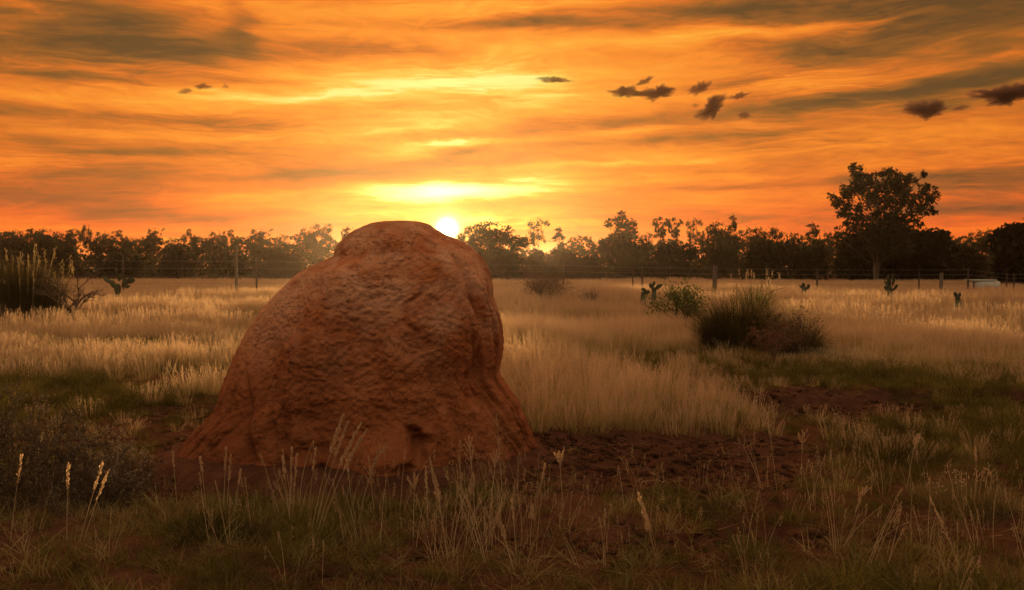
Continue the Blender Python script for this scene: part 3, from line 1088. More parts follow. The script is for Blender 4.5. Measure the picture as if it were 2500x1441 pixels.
def big_tree():
    d = 58.0
    rng = np.random.default_rng(5)
    t = thing('big_tree', 'tall many-stemmed gum with open crown, the largest tree, right of centre', 'tree', (px_x(2140, d), d, 0))
    X = lambda px: (px - 2140) / FPX * d
    # pale stems
    stems = [((2131, 690), (2120, 600), (2108, 470)), ((2138, 690), (2140, 590), (2135, 450)), ((2140, 690), (2152, 600), (2165, 460)),
             ((2143, 690), (2168, 580), (2215, 480))]
    paths = []
    for i, st in enumerate(stems):
        pts = np.array([[X(a), (i - 1.5) * .25 + .15 * (j) * (i - 1.5), px_z(b, d)] for j, (a, b) in enumerate(st)])
        pts[0, 2] = -0.1
        tt = np.linspace(0, 1, 12)[:, None]
        p = (1 - tt) ** 2 * pts[0] + 2 * tt * (1 - tt) * pts[1] + tt ** 2 * pts[2]
        p += rng.normal(size=p.shape) * .025
        g = Geo()
        g.tube(p, np.linspace(.085, .03, 12), 8)
        obj('trunk', g.mesh('trunk', M_PALEBARK, True), t)
        paths.append(p)
    # leaf clumps seen against the sky: column, row, radius (photo px)
    cl = [(2085, 425, 20), (2078, 455, 26), (2062, 480, 20), (2050, 492, 14), (2100, 450, 24), (2092, 410, 10), (2066, 505, 18), (2100, 478, 22),
          (2135, 430, 18), (2130, 455, 24), (2150, 445, 20), (2165, 428, 18), (2160, 460, 24), (2185, 432, 18), (2180, 455, 20), (2140, 485, 24),
          (2110, 505, 22), (2060, 525, 18), (2075, 540, 16), (2100, 530, 16), (2052, 550, 12), (2080, 560, 12), (2135, 515, 22), (2165, 492, 26),
          (2195, 475, 22), (2218, 450, 16), (2232, 436, 13), (2245, 428, 9), (2228, 470, 22), (2250, 462, 16), (2245, 490, 24), (2215, 500, 26),
          (2262, 485, 12), (2266, 506, 12), (2190, 515, 26), (2160, 530, 24), (2235, 515, 18), (2205, 535, 18), (2140, 545, 20), (2180, 545, 20),
          (2262, 520, 10), (2112, 555, 16), (2045, 478, 8), (2230, 535, 10), (2030, 575, 12), (2155, 570, 26), (2195, 565, 22), (2120, 580, 20),
          (2130, 610, 20), (2165, 615, 20), (2100, 600, 16), (2190, 605, 16), (2141, 572, 25), (2166, 590, 24), (2112, 572, 22), (2188, 578, 24),
          (2126, 552, 24), (2150, 606, 20), (2160, 548, 24), (2132, 596, 18)]
    cr, lb = Geo(), Geo()
    for (a, b, r) in cl:
        R = r / FPX * d
        c = np.array([X(a), -1.0 if b > 545 else rng.uniform(-1, 1) * 1.3, px_z(b, d)])
        bp = min(paths, key=lambda p: np.abs(p[-1][0] - c[0]) + abs(p[-1][1] - c[1]) * .3)
        i = int(np.clip(np.argmin(np.abs(bp[:, 2] - (c[2] - 1.1 - abs(c[0]) * .2))), 3, len(bp) - 1))
        L = np.linalg.norm(c - bp[i])
        lb.tube(arc(bp[i], c, np.array([0, 0, -.08 * L]), rng, 6), np.linspace(.05, .014, 6), 5)
        for _ in range(4):
            e = c + rng.normal(size=3) * R * .7
            lb.tube(arc(c - (c - bp[i]) * .2, e, np.zeros(3), rng, 4), np.linspace(.016, .006, 4), 3)
        n = int(210 * (R / .6) ** 2 * rng.uniform(.8, 1.2)) + 40
        sub = c + rng.normal(size=(8, 3)) * R * np.array([.55, .6, .5])
        pts = sub[rng.integers(0, 8, n)] + rng.normal(size=(n, 3)) * R * .22
        cr.leaves(pts, .23 * rng.uniform(.6, 1.3, n), rng, .6, droop=.4)
    obj('limbs', lb.mesh('limbs', M_BARK, True), t)
    obj('crown', cr.mesh('crown', M_FOL), t)


big_tree()
bd = 62.0
for (px, top, wpx, d, seed, label) in [
    (2118, 548, 118, 63, 31, 'dense dark bush behind the stems of the big tree'),
    (2195, 548, 130, 64, 32, 'tall dark bush in the middle behind the big tree'),
    (2262, 558, 112, 62, 33, 'dark rounded bush leaning out to the right of the big tree'),
    (2085, 600, 78, 61, 34, 'lower dark bush left of the stems of the big tree'),
    (2520, 538, 150, 48, 35, 'black leafy tree cut off by the right edge of the photo'),
    (2478, 590, 70, 50, 36, 'lower dark bush at the foot of the tree at the right edge')]:
    H, W = px_z(top, d), wpx / FPX * d
    plant_tree('dark_bush', label, 'bush', px_x(px, d), d, bush_meshes(seed, H, W, 7500, .22, lumps=20))


def far_wood():
    """the unbroken wood beyond the single trees"""
    rng = np.random.default_rng(77)
    g = Geo()
    for D0, top0, n in ((112, 588, 32000), (100, 604, 26000), (84, 628, 18000)):
        half = D0 * 0.95
        lumps = int(half * 2 / 2.2)
        lx = np.linspace(-half, half, lumps) + rng.uniform(-1, 1, lumps)
        ly = D0 + rng.uniform(-5, 5, lumps)
        ppx = lx / ly * FPX + 1250
        row = top0 + 5 * fbm(ppx / 180., 0 * ppx, D0, 2, 8) + rng.uniform(-6, 9, lumps)
        row = row - 7 * (1 - sstep(780, 860, ppx)) + 24 * sstep(840, 940, ppx) * (1 - sstep(1330, 1420, ppx)) - 8 * sstep(300, 0, ppx) - 6 * sstep(1500, 1800, ppx)
        lh = px_z(row, ly)
        lr = rng.uniform(1.8, 3.4, lumps)
        k = rng.integers(0, lumps, n)
        u = rng.uniform(0, 1, n)
        a = rng.uniform(0, 2 * np.pi, n)
        prof = np.sqrt(np.clip(1 - u ** 2.6, 0, 1)) * rng.uniform(.6, 1.0, n)
        p = np.stack([lx[k] + np.cos(a) * lr[k] * prof, ly[k] + np.sin(a) * lr[k] * prof, u * lh[k]], 1)
        g.leaves(p, rng.uniform(.28, .62, n), rng, .7)
        # trunks
        for j in range(0, lumps, 2):
            g.tube([(lx[j], ly[j] - lr[j], 0), (lx[j] + rng.normal() * .3, ly[j] - lr[j] * .7, lh[j] * .7)], [.09, .04], 4, cap=False)
    obj('distant_woodland', g.mesh('distant_woodland', M_FOL), kind='stuff')


far_wood()


# ------------------------------------------------------------------ grass cover
def tuft(seed, n, h, r, width, lean=(.02, .35), curl=(.1, .7), segs=3, seeds=0, mats=None, seed_len=.12, dead=0.0):
    rng = np.random.default_rng(seed)
    g = Geo()
    a = rng.uniform(0, 2 * np.pi, n)
    rr = r * np.sqrt(rng.uniform(0, 1, n))
    base = np.stack([np.cos(a) * rr, np.sin(a) * rr, np.full(n, -.01)], 1)
    az = a + rng.normal(size=n) * .9
    L = h * rng.uniform(.45, 1.1, n)
    g.blades(base, L, az, rng.uniform(*lean, n), rng.uniform(*curl, n), width * rng.uniform(.6, 1.3, n), segs, 0, rng)
    if seeds:
        a = rng.uniform(0, 2 * np.pi, seeds)
        rr = r * np.sqrt(rng.uniform(0, 1, seeds))
        base = np.stack([np.cos(a) * rr, np.sin(a) * rr, np.zeros(seeds)], 1)
        tip = g.blades(base, h * rng.uniform(.95, 1.35, seeds), a, rng.uniform(0, .16, seeds), rng.uniform(.05, .35, seeds),
                       np.full(seeds, width * .55), 3, 1, rng, .8)
        # feathery heads
        m = 9
        k = np.repeat(np.arange(seeds), m)
        f = np.tile(np.linspace(-1, .1, m), seeds)
        p = tip[k] + np.stack([rng.normal(size=len(k)) * .008, rng.normal(size=len(k)) * .008, f * seed_len], 1)
        g.leaves(p, seed_len * .21, rng, .20, 1, droop=-1.6)
    return g.mesh('tuft', mats or [M_DRY, M_SEED])


def scatter(name, meshes, pts, rot, scale, idx, **props):
    """one object that instances tuft geometry on its points"""
    me = bpy.data.meshes.new(name)
    me.vertices.add(len(pts))
    me.vertices.foreach_set('co', pts.astype(np.float32).ravel())
    for nm, ty, dat, key in (('rot', 'FLOAT_VECTOR', rot, 'vector'), ('siz', 'FLOAT_VECTOR', scale, 'vector'), ('kin', 'INT', idx, 'value')):
        at = me.attributes.new(nm, ty, 'POINT')
        at.data.foreach_set(key, np.asarray(dat, np.int32 if ty == 'INT' else np.float32).ravel())
    o = obj(name, me, **props)
    ng = bpy.data.node_groups.new(name + '_scatter', 'GeometryNodeTree')
    ng.interface.new_socket('Geometry', in_out='INPUT', socket_type='NodeSocketGeometry')
    ng.interface.new_socket('Geometry', in_out='OUTPUT', socket_type='NodeSocketGeometry')
    gi, go = ng.nodes.new('NodeGroupInput'), ng.nodes.new('NodeGroupOutput')
    inst = ng.nodes.new('GeometryNodeGeometryToInstance')
    for m in reversed(meshes):
        src = bpy.data.objects.new('tuft_source', m)      # never linked to the scene
        oi = ng.nodes.new('GeometryNodeObjectInfo')
        oi.inputs[0].default_value = src
        ng.links.new(oi.outputs['Geometry'], inst.inputs[0]) if False else None
        gti = ng.nodes.new('GeometryNodeGeometryToInstance')
        ng.links.new(oi.outputs['Geometry'], gti.inputs[0])
        m_out = gti.outputs[0]
        meshes_sock.append(m_out)
    join = ng.nodes.new('GeometryNodeJoinGeometry')
    for s_ in meshes_sock:
        ng.links.new(s_, join.inputs[0])
    meshes_sock.clear()
    ng.nodes.remove(inst)
    iop = ng.nodes.new('GeometryNodeInstanceOnPoints')
    ng.links.new(gi.outputs[0], iop.inputs['Points'])
    ng.links.new(join.outputs[0], iop.inputs['Instance'])
    iop.inputs['Pick Instance'].default_value = True

    def attr(nm, ty):
        n = ng.nodes.new('GeometryNodeInputNamedAttribute')
        n.data_type = ty
        n.inputs[0].default_value = nm
        return n.outputs[0]
    ng.links.new(attr('kin', 'INT'), iop.inputs['Instance Index'])
    ng.links.new(attr('siz', 'FLOAT_VECTOR'), iop.inputs['Scale'])
    e2r = ng.nodes.new('FunctionNodeEulerToRotation')
    ng.links.new(attr('rot', 'FLOAT_VECTOR'), e2r.inputs[0])
    ng.links.new(e2r.outputs[0], iop.inputs['Rotation'])
    ng.links.new(iop.outputs[0], go.inputs[0])
    md = o.modifiers.new('scatter', 'NODES')
    md.node_group = ng
    return o


meshes_sock = []


def wedge(n, d0, d1, half, rng, power=1.0):
    """random points of a sector in front of the viewer, even in area"""
    u = rng.uniform(0, 1, n)
    d = np.sqrt(d0 * d0 + u * (d1 * d1 - d0 * d0)) if power == 1 else d0 * (d1 / d0) ** u
    a = rng.uniform(-half, half, n)
    return d * np.sin(a), d * np.cos(a)


def not_mound(x, y):
    return np.hypot((x - MC[0]) / 1.24, (y - MC[1] + .05) / 1.02) > 1.0


def tilt(n, rng, t=.12):
    return np.stack([rng.normal(size=n) * t, rng.normal(size=n) * t, rng.uniform(0, 6.28, n)], 1)


def grass():
    rng = np.random.default_rng(1234)
    # tall dry grass of the field: near tufts fine, far ones broader
    near = [tuft(100 + i, 42, .34, .12, .0058, seeds=14, seed_len=.11) for i in range(4)]
    x, y = wedge(11500, 5.9, 16, .80, rng)
    tall = .5 + .5 * np.clip(fbm(x * .35, y * .35, 0, 3, 61) * 1.3, -1, 1)     # patches of taller growth
    right = sstep(1.9, 3.9, x) * (1 - sstep(10, 16, y))
    keep = (bare(x, y) < .35) & not_mound(x, y) & (rng.uniform(0, 1, len(x)) < (1 - .80 * right * (1.1 - tall)) * sstep(-.42, .10, fbm(x * .55, y * .95, 6, 3, 68) + .12 * (1 - right) + .8 * np.exp(-((x - 1.2) / 1.1) ** 2 - ((y - 6.9) / 1.2) ** 2)))
    # the left fringe between mound and weeds is short grass
    keep &= ~((x < -1.9) & (y < 7.6) & (rng.uniform(0, 1, len(x)) < .8))
    keep &= ~((x < -2.0) & (y < 10.0) & (rng.uniform(0, 1, len(x)) < .5))
    xe = x + 1.1 * fbm(x * .7, y * 1.1, 9, 3, 91)
    keep &= rng.uniform(0, 1, len(x)) > .75 * sstep(1.5, 2.6, xe) * (1 - sstep(6.8, 7.6, y))
    x, y, tall, right = x[keep], y[keep], tall[keep], right[keep]
    n = len(x)
    s = (.46 + .62 * tall - .18 * right) * rng.uniform(.6, 1.2, n) * (.62 + .38 * sstep(6, 8.5, y))
    s = s * (1 - .38 * (1 - sstep(-2.6, -1.8, x)) * (1 - sstep(8.5, 11, y)))
    s = s * (1 - .42 * sstep(1.5, 2.3, x) * (1 - sstep(8, 11, y)))
    s = s * np.where((x > 1.9) & (x < 4.7) & (y > 9.0) & (y < 12.6), .62, 1)
    sc = np.stack([s ** .5, s ** .5, s], 1)
    scatter('dry_field_grass', near, np.stack([x, y, ground_h(x, y)], 1), tilt(n, rng, .10), sc, rng.integers(0, 4, n), kind='stuff')

    mid = [tuft(110 + i, 40, .34, .20, .011, seeds=20, seed_len=.13) for i in range(4)]
    x, y = wedge(15000, 15, 36, .74, rng)
    tall = .5 + .5 * np.clip(fbm(x * .22, y * .3, 0, 3, 63) * 1.3, -1, 1)
    keep = rng.uniform(0, 1, len(x)) < (.55 + .45 * tall) * (.12 + .88 * sstep(-.45, .0, fbm(x * .30, y * .55, 6, 3, 69)))
    x, y, tall = x[keep], y[keep], tall[keep]
    n = len(x)
    s = (.62 + .50 * tall) * rng.uniform(.65, 1.3, n)
    sc = np.stack([s ** .5, s ** .5, s], 1)
    scatter('middle_field_grass', mid, np.stack([x, y, ground_h(x, y)], 1), tilt(n, rng, .08), sc, rng.integers(0, 4, n), kind='stuff')

    far = [tuft(120 + i, 46, .28, .42, .018, seeds=16, seed_len=.16) for i in range(3)]
    x, y = wedge(11000, 35, 62, .72, rng)
    n = len(x)
    s = rng.uniform(.75, 1.2, n)
    sc = np.stack([s, s, s * (.95 + .2 * vnoise(x * .1, y * .15, 0, 4))], 1)
    scatter('far_field_grass', far, np.stack([x, y, ground_h(x, y)], 1), tilt(n, rng, .06), sc, rng.integers(0, 3, n), kind='stuff')

    # green understorey
    gr = [tuft(130 + i, 80, .16, .10, .0042, (.1, .9), (.3, 1.3), mats=[M_GREEN, M_DRY]) for i in range(2)] + \
         [tuft(134 + i, 70, .14, .12, .0036, (.2, 1.1), (.3, 1.5), mats=[M_OLIVE, M_DRY]) for i in range(2)]
    x, y = wedge(46000, 2.6, 20, .85, rng)
    patch = fbm(x * .8, y * .8, 2, 3, 71)
    b = bare(x, y)
    w = np.where(y < 5.0, .85 + .9 * patch, np.where(y < 8, .85, .7) * (.8 + .5 * patch))
    w = np.where((x > 1.5) | (x < -1.9), w * 1.25 + .2, w)
    w = np.where(y < 5.2, w + .25, w)
    keep = (rng.uniform(0, 1, len(x)) < w) & (rng.uniform(0, 1, len(x)) > b * 1.25) & not_mound(x, y) & (y > 2.3)
    x, y = x[keep], y[keep]
    n = len(x)
    s = rng.uniform(.4, 1.25, n) * (.85 + .4 * patch[keep]) * (.75 + .25 * sstep(4.5, 7, y))
    scatter('green_ground_grass', gr, np.stack([x, y, ground_h(x, y)], 1), tilt(n, rng, .16), np.stack([s, s, s], 1),
            rng.integers(0, 4, n), kind='stuff')

    # foreground: sprawling straw and thin standing blades
    fo = [tuft(140 + i, 30, .17, .08, .0034, (.1, .9), (.2, 1.4), mats=[M_STRAW, M_SEED]) for i in range(3)] + \
         [tuft(144 + i, 30, .20, .12, .0034, (.9, 1.5), (.0, .35), mats=[M_STRAW, M_SEED]) for i in range(3)]
    x, y = wedge(3600, 2.5, 6.2, .80, rng)
    b = bare(x, y)
    pf = fbm(x * 1.2, y * 1.4, 4, 3, 81)
    keep = (rng.uniform(0, 1, len(x)) > b * 1.08) & not_mound(x, y) & (rng.uniform(0, 1, len(x)) < .50 + .65 * pf)
    x, y = x[keep], y[keep]
    n = len(x)
    s = rng.uniform(.35, 1.0, n)
    scatter('straw_grass', fo, np.stack([x, y, ground_h(x, y)], 1), tilt(n, rng, .15), np.stack([s, s, s], 1),
            rng.integers(0, 6, n), kind='stuff')

    thin = []
    for i in range(4):
        r = np.random.default_rng(170 + i)
        g = Geo()
        n_ = 7
        tip = g.blades(r.normal(size=(n_, 3)) * [.04, .04, 0], r.uniform(.22, .42, n_), r.uniform(0, 6.28, n_), r.uniform(.02, .3, n_),
                       r.uniform(.05, .6, n_), np.full(n_, .0026), 6, 0, r, .5)
        k = np.repeat(np.arange(n_), 16)
        f = np.tile(np.linspace(-1, 0, 16), n_)
        g.leaves(tip[k] + np.stack([r.normal(size=len(k)) * .003, r.normal(size=len(k)) * .003, f * .06], 1), .012, r, .25, 0, droop=-1.5)
        thin.append(g.mesh('tuft', M_STALK))
    x, y = wedge(900, 3.0, 5.0, .75, rng)
    w = .04 + .9 * np.exp(-((x + .05) / .55) ** 2 - ((y - 3.85) / .35) ** 2) + .15 * np.exp(-((x - 2.2) / .9) ** 2)
    keep = (rng.uniform(0, 1, len(x)) < w) & not_mound(x, y)
    x, y = x[keep], y[keep]
    n = len(x)
    s = rng.uniform(.4, 1.0, n)
    scatter('thin_seeding_grass', thin, np.stack([x, y, ground_h(x, y)], 1), tilt(n, rng, .12), np.stack([s, s, s], 1),
            rng.integers(0, 4, n), kind='stuff')

    # crumbs of soil and bits of straw on the bare ground
    cl = []
    for i in range(3):
        r = np.random.default_rng(150 + i)
        g = Geo()
        for _ in range(5):
            g.ball(r.normal(size=3) * [.03, .03, 0] + [0, 0, .002], r.uniform(.004, .018, 3) * [1, 1, .7], 6, 4)
        cl.append(g.mesh('crumbs', M_EARTH))
    r = np.random.default_rng(160)
    g = Geo()
    g.blades(r.normal(size=(6, 3)) * [.04, .04, 0] + [0, 0, .008], r.uniform(.04, .11, 6), r.uniform(0, 6.28, 6), np.full(6, 1.5), r.uniform(-.1, .1, 6),
             np.full(6, .003), 2, 0, r)
    cl.append(g.mesh('bits', M_STRAW))
    x, y = wedge(12000, 3.0, 9.0, .75, rng)
    keep = (bare(x, y) > .3) & not_mound(x, y)
    x, y = x[keep], y[keep]
    n = len(x)
    s = rng.uniform(.3, 1.0, n) ** 1.5 * 1.9
    scatter('soil_crumbs', cl, np.stack([x, y, ground_h(x, y)], 1), tilt(n, rng, .1), np.stack([s, s, s], 1), rng.integers(0, 4, n), kind='stuff')


grass()


# ------------------------------------------------------------------ single plants
def gz(x, y):
    return float(ground_h(np.array([x]), np.array([y]))[0])


def grass_clump(name, label, px, d, wpx, top, n, width, mats, seeds=0, lean=(.0, .5), curl=(.1, .7), seed=1, group=None, seed_len=.12, depth=.7):
    rng = np.random.default_rng(seed)
    x = px_x(px, d)
    h = px_z(top, d)
    w = wpx / FPX * d
    g = Geo()
    a = rng.uniform(0, 2 * np.pi, n)
    rr = np.sqrt(rng.uniform(0, 1, n)) * w * .34
    base = np.stack([np.cos(a) * rr, np.sin(a) * rr * depth, np.full(n, -.02)], 1)
    k = 1 - .35 * (rr / (w * .34)) ** 2
    g.blades(base, h * rng.uniform(.55, 1.08, n) * k, a + rng.normal(size=n) * .6, rng.uniform(*lean, n) * (rr / (w * .34) + .15),
             rng.uniform(*curl, n), width * rng.uniform(.6, 1.3, n), 4, 0, rng)
    t = thing(name, label, 'grass clump', (x, d, gz(x, d)), group)
    obj('blades', g.mesh('blades', mats[0]), t, kind='stuff')
    if seeds:
        g = Geo()
        a = rng.uniform(0, 2 * np.pi, seeds)
        rr = np.sqrt(rng.uniform(0, 1, seeds)) * w * .40
        base = np.stack([np.cos(a) * rr, np.sin(a) * rr * depth, np.zeros(seeds)], 1)
        tip = g.blades(base, h * rng.uniform(.7, 1.1, seeds), a, rng.uniform(0, .15, seeds), rng.uniform(0, .3, seeds), np.full(seeds, width * .7), 4, 0, rng, .6)
        m = 14
        kk = np.repeat(np.arange(seeds), m)
        f = np.tile(np.linspace(-1, .1, m), seeds)
        p = tip[kk] + np.stack([rng.normal(size=len(kk)) * .012, rng.normal(size=len(kk)) * .012, f * seed_len], 1)
        g.leaves(p, seed_len * .3, rng, .3, 0, droop=-1.5)
        obj('seed_heads', g.mesh('seed_heads', mats[1]), t, kind='stuff')
    return t


grass_clump('tall_reeds', 'tall dark reed clump with pale seed heads at the left edge', 50, 17.5, 250, 612, 2400, .016, [M_DARKG, M_STRAW], 45, (0, .35), (.05, .5), 201, seed_len=.2)
grass_clump('grass_clump', 'big dark domed grass clump in the right field', 1805, 11.3, 195, 712, 5000, .009, [M_DARKG, M_DRY], 30, (.1, .8), (.1, .7), 202)
grass_clump('grass_clump', 'bright green leafy clump behind the big dark domed one', 1842, 18, 80, 664, 420, .016, [M_SHRUB, M_SEED], 26, (0, .5), (.1, .6), 203)
grass_clump('grass_clump', 'looser brown clump right of the big dark domed one', 1950, 11.2, 130, 742, 1300, .006, [M_DARKG, M_DRY], 16, (.1, .9), (.1, .9), 204)
grass_clump('grass_clump', 'low green tuft at the right base of the mound', 1160, 4.42, 190, 1140, 420, .0045, [M_GREEN, M_STRAW], 8, (.3, 1.3), (.2, 1.0), 205, seed_len=.06)
grass_clump('grass_clump', 'low leafy tuft on the bare soil right of the mound', 1640, 4.55, 210, 1150, 420, .006, [M_GREEN, M_STRAW], 4, (.5, 1.3), (.2, .8), 206, seed_len=.05)
grass_clump('grass_clump', 'broad yellow green tuft in the left foreground below the mound', 500, 3.75, 260, 1225, 700, .0042, [M_GREEN, M_STRAW], 6, (.1, 1.1), (.2, 1.2), 207, seed_len=.05)
grass_clump('grass_clump', 'thick straw tuft at the lower right edge', 2380, 4.2, 320, 1140, 800, .0042, [M_STRAW, M_SEED], 10, (.1, .9), (.2, 1.0), 208, seed_len=.06)
grass_clump('grass_clump', 'long green mat of grass right of the bare soil', 2020, 4.7, 380, 1135, 800, .0045, [M_GREEN, M_STRAW], 8, (.4, 1.3), (.2, .9), 209, seed_len=.05)
grass_clump('grass_clump', 'straggly straw tuft behind the long green mat', 2180, 5.4, 420, 1010, 760, .0042, [M_OLIVE, M_STRAW], 14, (.2, 1.1), (.2, 1.0), 210, seed_len=.06)


def woody(name, label, category, px, d, wpx, top, seed, stems=14, depth_=4, leaf=0, leaf_n=0, fol=None, bark=None, flat=0.0, r0=.012, asym=0.0, spread=1.0, straggle=.5):
    """shrub of forking stems; leaves only if asked"""
    rng = np.random.default_rng(seed)
    x = px_x(px, d)
    H = px_z(top, d)
    W = wpx / FPX * d / 2
    g, tips = Geo(), []

    def grow(p, dr, L, r, lev):
        n = 4
        pts = [p]
        for _ in range(n):
            dr = dr + rng.normal(size=3) * .16 * straggle
            dr[2] += .03 - flat * .05 * (pts[-1][2] > H * .6)
            dr = dr / np.linalg.norm(dr)
            pts.append(pts[-1] + dr * L / n)
        pts = np.array(pts)
        pts[:, 2] = np.minimum(pts[:, 2], H)
        g.tube(pts, np.linspace(r, r * .6, n + 1), 5 if lev > 1 else 3, cap=False)
        tips.append(pts[-1])
        tips.append(pts[-2])
        tips.append(pts[2])
        if lev > 0:
            for _ in range(rng.integers(2, 4)):
                nd = dr + rng.normal(size=3) * .55 * np.array([1, 1, .6 - .3 * flat])
                nd = nd / np.linalg.norm(nd)
                grow(pts[rng.integers(2, n + 1)], nd, L * rng.uniform(.55, .85), r * .62, lev - 1)
    for _ in range(stems):
        a = rng.uniform(0, 6.28)
        tx = math.cos(a) * W * spread * rng.uniform(.3, 1) + asym * W
        ty = math.sin(a) * W * spread * rng.uniform(.3, .9)
        v = np.array([tx, ty, H * .9])
        v = v / np.linalg.norm(v)
        grow(np.array([math.cos(a) * .05, math.sin(a) * .05, -.02]), v, H * .42, r0, depth_)
    t = thing(name, label, category, (x, d, gz(x, d)))
    obj('branches', g.mesh('branches', bark or M_TWIG, True), t)
    if leaf:
        L = Geo()
        tp = np.array(tips)
        k = rng.integers(0, len(tp), leaf_n)
        L.leaves(tp[k] + rng.normal(size=(leaf_n, 3)) * leaf * 1.1, leaf * rng.uniform(.5, 1.3, leaf_n), rng, .45)
        obj('leaves', L.mesh('leaves', fol), t, kind='stuff')
    return t


woody('thorn_bush', 'bare dark thorny bush with flat top beside the tall reeds', 'bush', 190, 16.5, 150, 640, 301, 4, 5, 0, 0, None, M_TWIG, .9, .030, .0, 1.1, 1.0)
woody('dry_bush', 'bushy dry twiggy shrub in the field right of the mound', 'bush', 1330, 23, 130, 655, 302, 22, 4, .05, 1600, M_DEAD, M_TWIG, .2, .014, .2, 1.0, .9)
woody('dry_bush', 'tiny grey dry shrub right of the bushy dry one', 'bush', 1442, 22, 40, 698, 303, 12, 3, .04, 300, M_WEED, M_GTWIG, .2, .010)
woody('green_shrub', 'leafy green shrub with one arm stretched left in the right field', 'bush', 1672, 15.5, 95, 682, 304, 10, 4, .055, 2400, M_SHRUB, M_TWIG, .3, .012, -.25, .9, .9)
woody('dry_bush', 'loose brown twiggy shrub in the right field beside the big domed clump', 'bush', 1950, 11.0, 120, 745, 305, 12, 4, .03, 900, M_WEED, M_TWIG, .2, .006, 0, 1.1, 1.0)
woody('dead_weed', 'withered red brown weed in front of the big domed clump', 'plant', 1890, 9.4, 80, 792, 306, 9, 4, .028, 1500, M_DEAD, M_TWIG, .1, .005, 0, .8, 1.0)
woody('dead_weed', 'tangled dead stalks in the grass at the right, behind the bare soil', 'plant', 2090, 5.7, 190, 1045, 307, 10, 3, .012, 260, M_DEAD, M_GTWIG, .6, .0035, 0, 1.5, 1.2)


def arching_stalk():
    d = 12.0
    x = px_x(1870, d)
    g = Geo()
    p = np.array([[px_x(a, d) - x, 0, px_z(b, d)] for a, b in ((1858, 800), (1862, 745), (1872, 722), (1892, 708), (1918, 702))])
    p[:, 2] = np.maximum(p[:, 2], 0)
    g.tube(p, np.linspace(.007, .003, 5), 5)
    obj('bent_stalk', g.mesh('bent_stalk', M_TWIG, True), loc=(x, d, 0), label='single dark bent stalk arching right over the domed grass clump', category='stalk')


arching_stalk()


def weed_shrub(name, label, cells, seed):
    """grey-leaved weeds with upright flower spikes; cells = (column, tip row, distance)"""
    rng = np.random.default_rng(seed)
    x0, y0 = px_x(cells[0][0], cells[0][2]), cells[0][2]
    t = thing(name, label, 'shrub', (x0, y0, gz(x0, y0)))
    g, L = Geo(), Geo()
    pts_all = []
    for (px, row, d) in cells:
        x, H = px_x(px, d), px_z(row, d)
        for s in range(3):
            foot = np.array([x - x0 + rng.normal() * .06, d - y0 + rng.normal() * .06, -.02])
            tip = np.array([x - x0 + rng.normal() * .05, d - y0 + rng.normal() * .05, H * (1 if s == 0 else rng.uniform(.7, .95))])
            p = arc(foot, tip, rng.normal(size=3) * .05, rng, 8)
            g.tube(p, np.linspace(.0045, .0015, 8), 4, cap=False)
            for k in range(1, 8):
                for _ in range(4):
                    e = p[k] + rng.normal(size=3) * np.array([.10, .10, .04]) * (1.25 - k / 8) + [0, 0, .03]
                    g.tube(arc(p[k], e, rng.normal(size=3) * .01, rng, 4), np.linspace(.002, .0008, 4), 3, cap=False)
                    for f in (.35, .55, .75, .9, 1.0):
                        pts_all.append(p[k] + (e - p[k]) * f)
            pts_all += [p[-1] - (p[-1] - p[-2]) * f for f in np.linspace(0, 1.6, 18)]
    P = np.array(pts_all)
    P = np.repeat(P[rng.uniform(0, 1, len(P)) < .8], 2, axis=0)
    P = P + rng.normal(size=P.shape) * .009
    P[:, 2] = np.maximum(P[:, 2], .005)
    L.leaves(P, .017 * rng.uniform(.5, 1.4, len(P)), rng, .4, droop=-.3)
    obj('stems', g.mesh('stems', M_TWIG, True), t)
    obj('leaves', L.mesh('leaves', M_WEED), t, kind='stuff')


weed_shrub('weed_shrub', 'tall grey-leaved weed shrub at the lower left edge',
           [(30, 938, 4.55), (62, 990, 4.7), (5, 985, 4.4), (85, 1010, 4.5), (-40, 960, 4.5), (40, 1040, 4.2), (-15, 1060, 4.1)], 401)
weed_shrub('weed_shrub', 'lower spreading weed shrub with one spike, left of the mound',
           [(147, 972, 4.6), (115, 1035, 4.5), (180, 1020, 4.6), (215, 1045, 4.55), (160, 1065, 4.3), (100, 1090, 4.2), (240, 1090, 4.4), (200, 1110, 4.2)], 402)
weed_shrub('weed_shrub', 'low thin weeds reaching toward the left foot of the mound',
           [(265, 1062, 4.7), (300, 1100, 4.6), (335, 1120, 4.5), (290, 1150, 4.3), (250, 1140, 4.2)], 403)


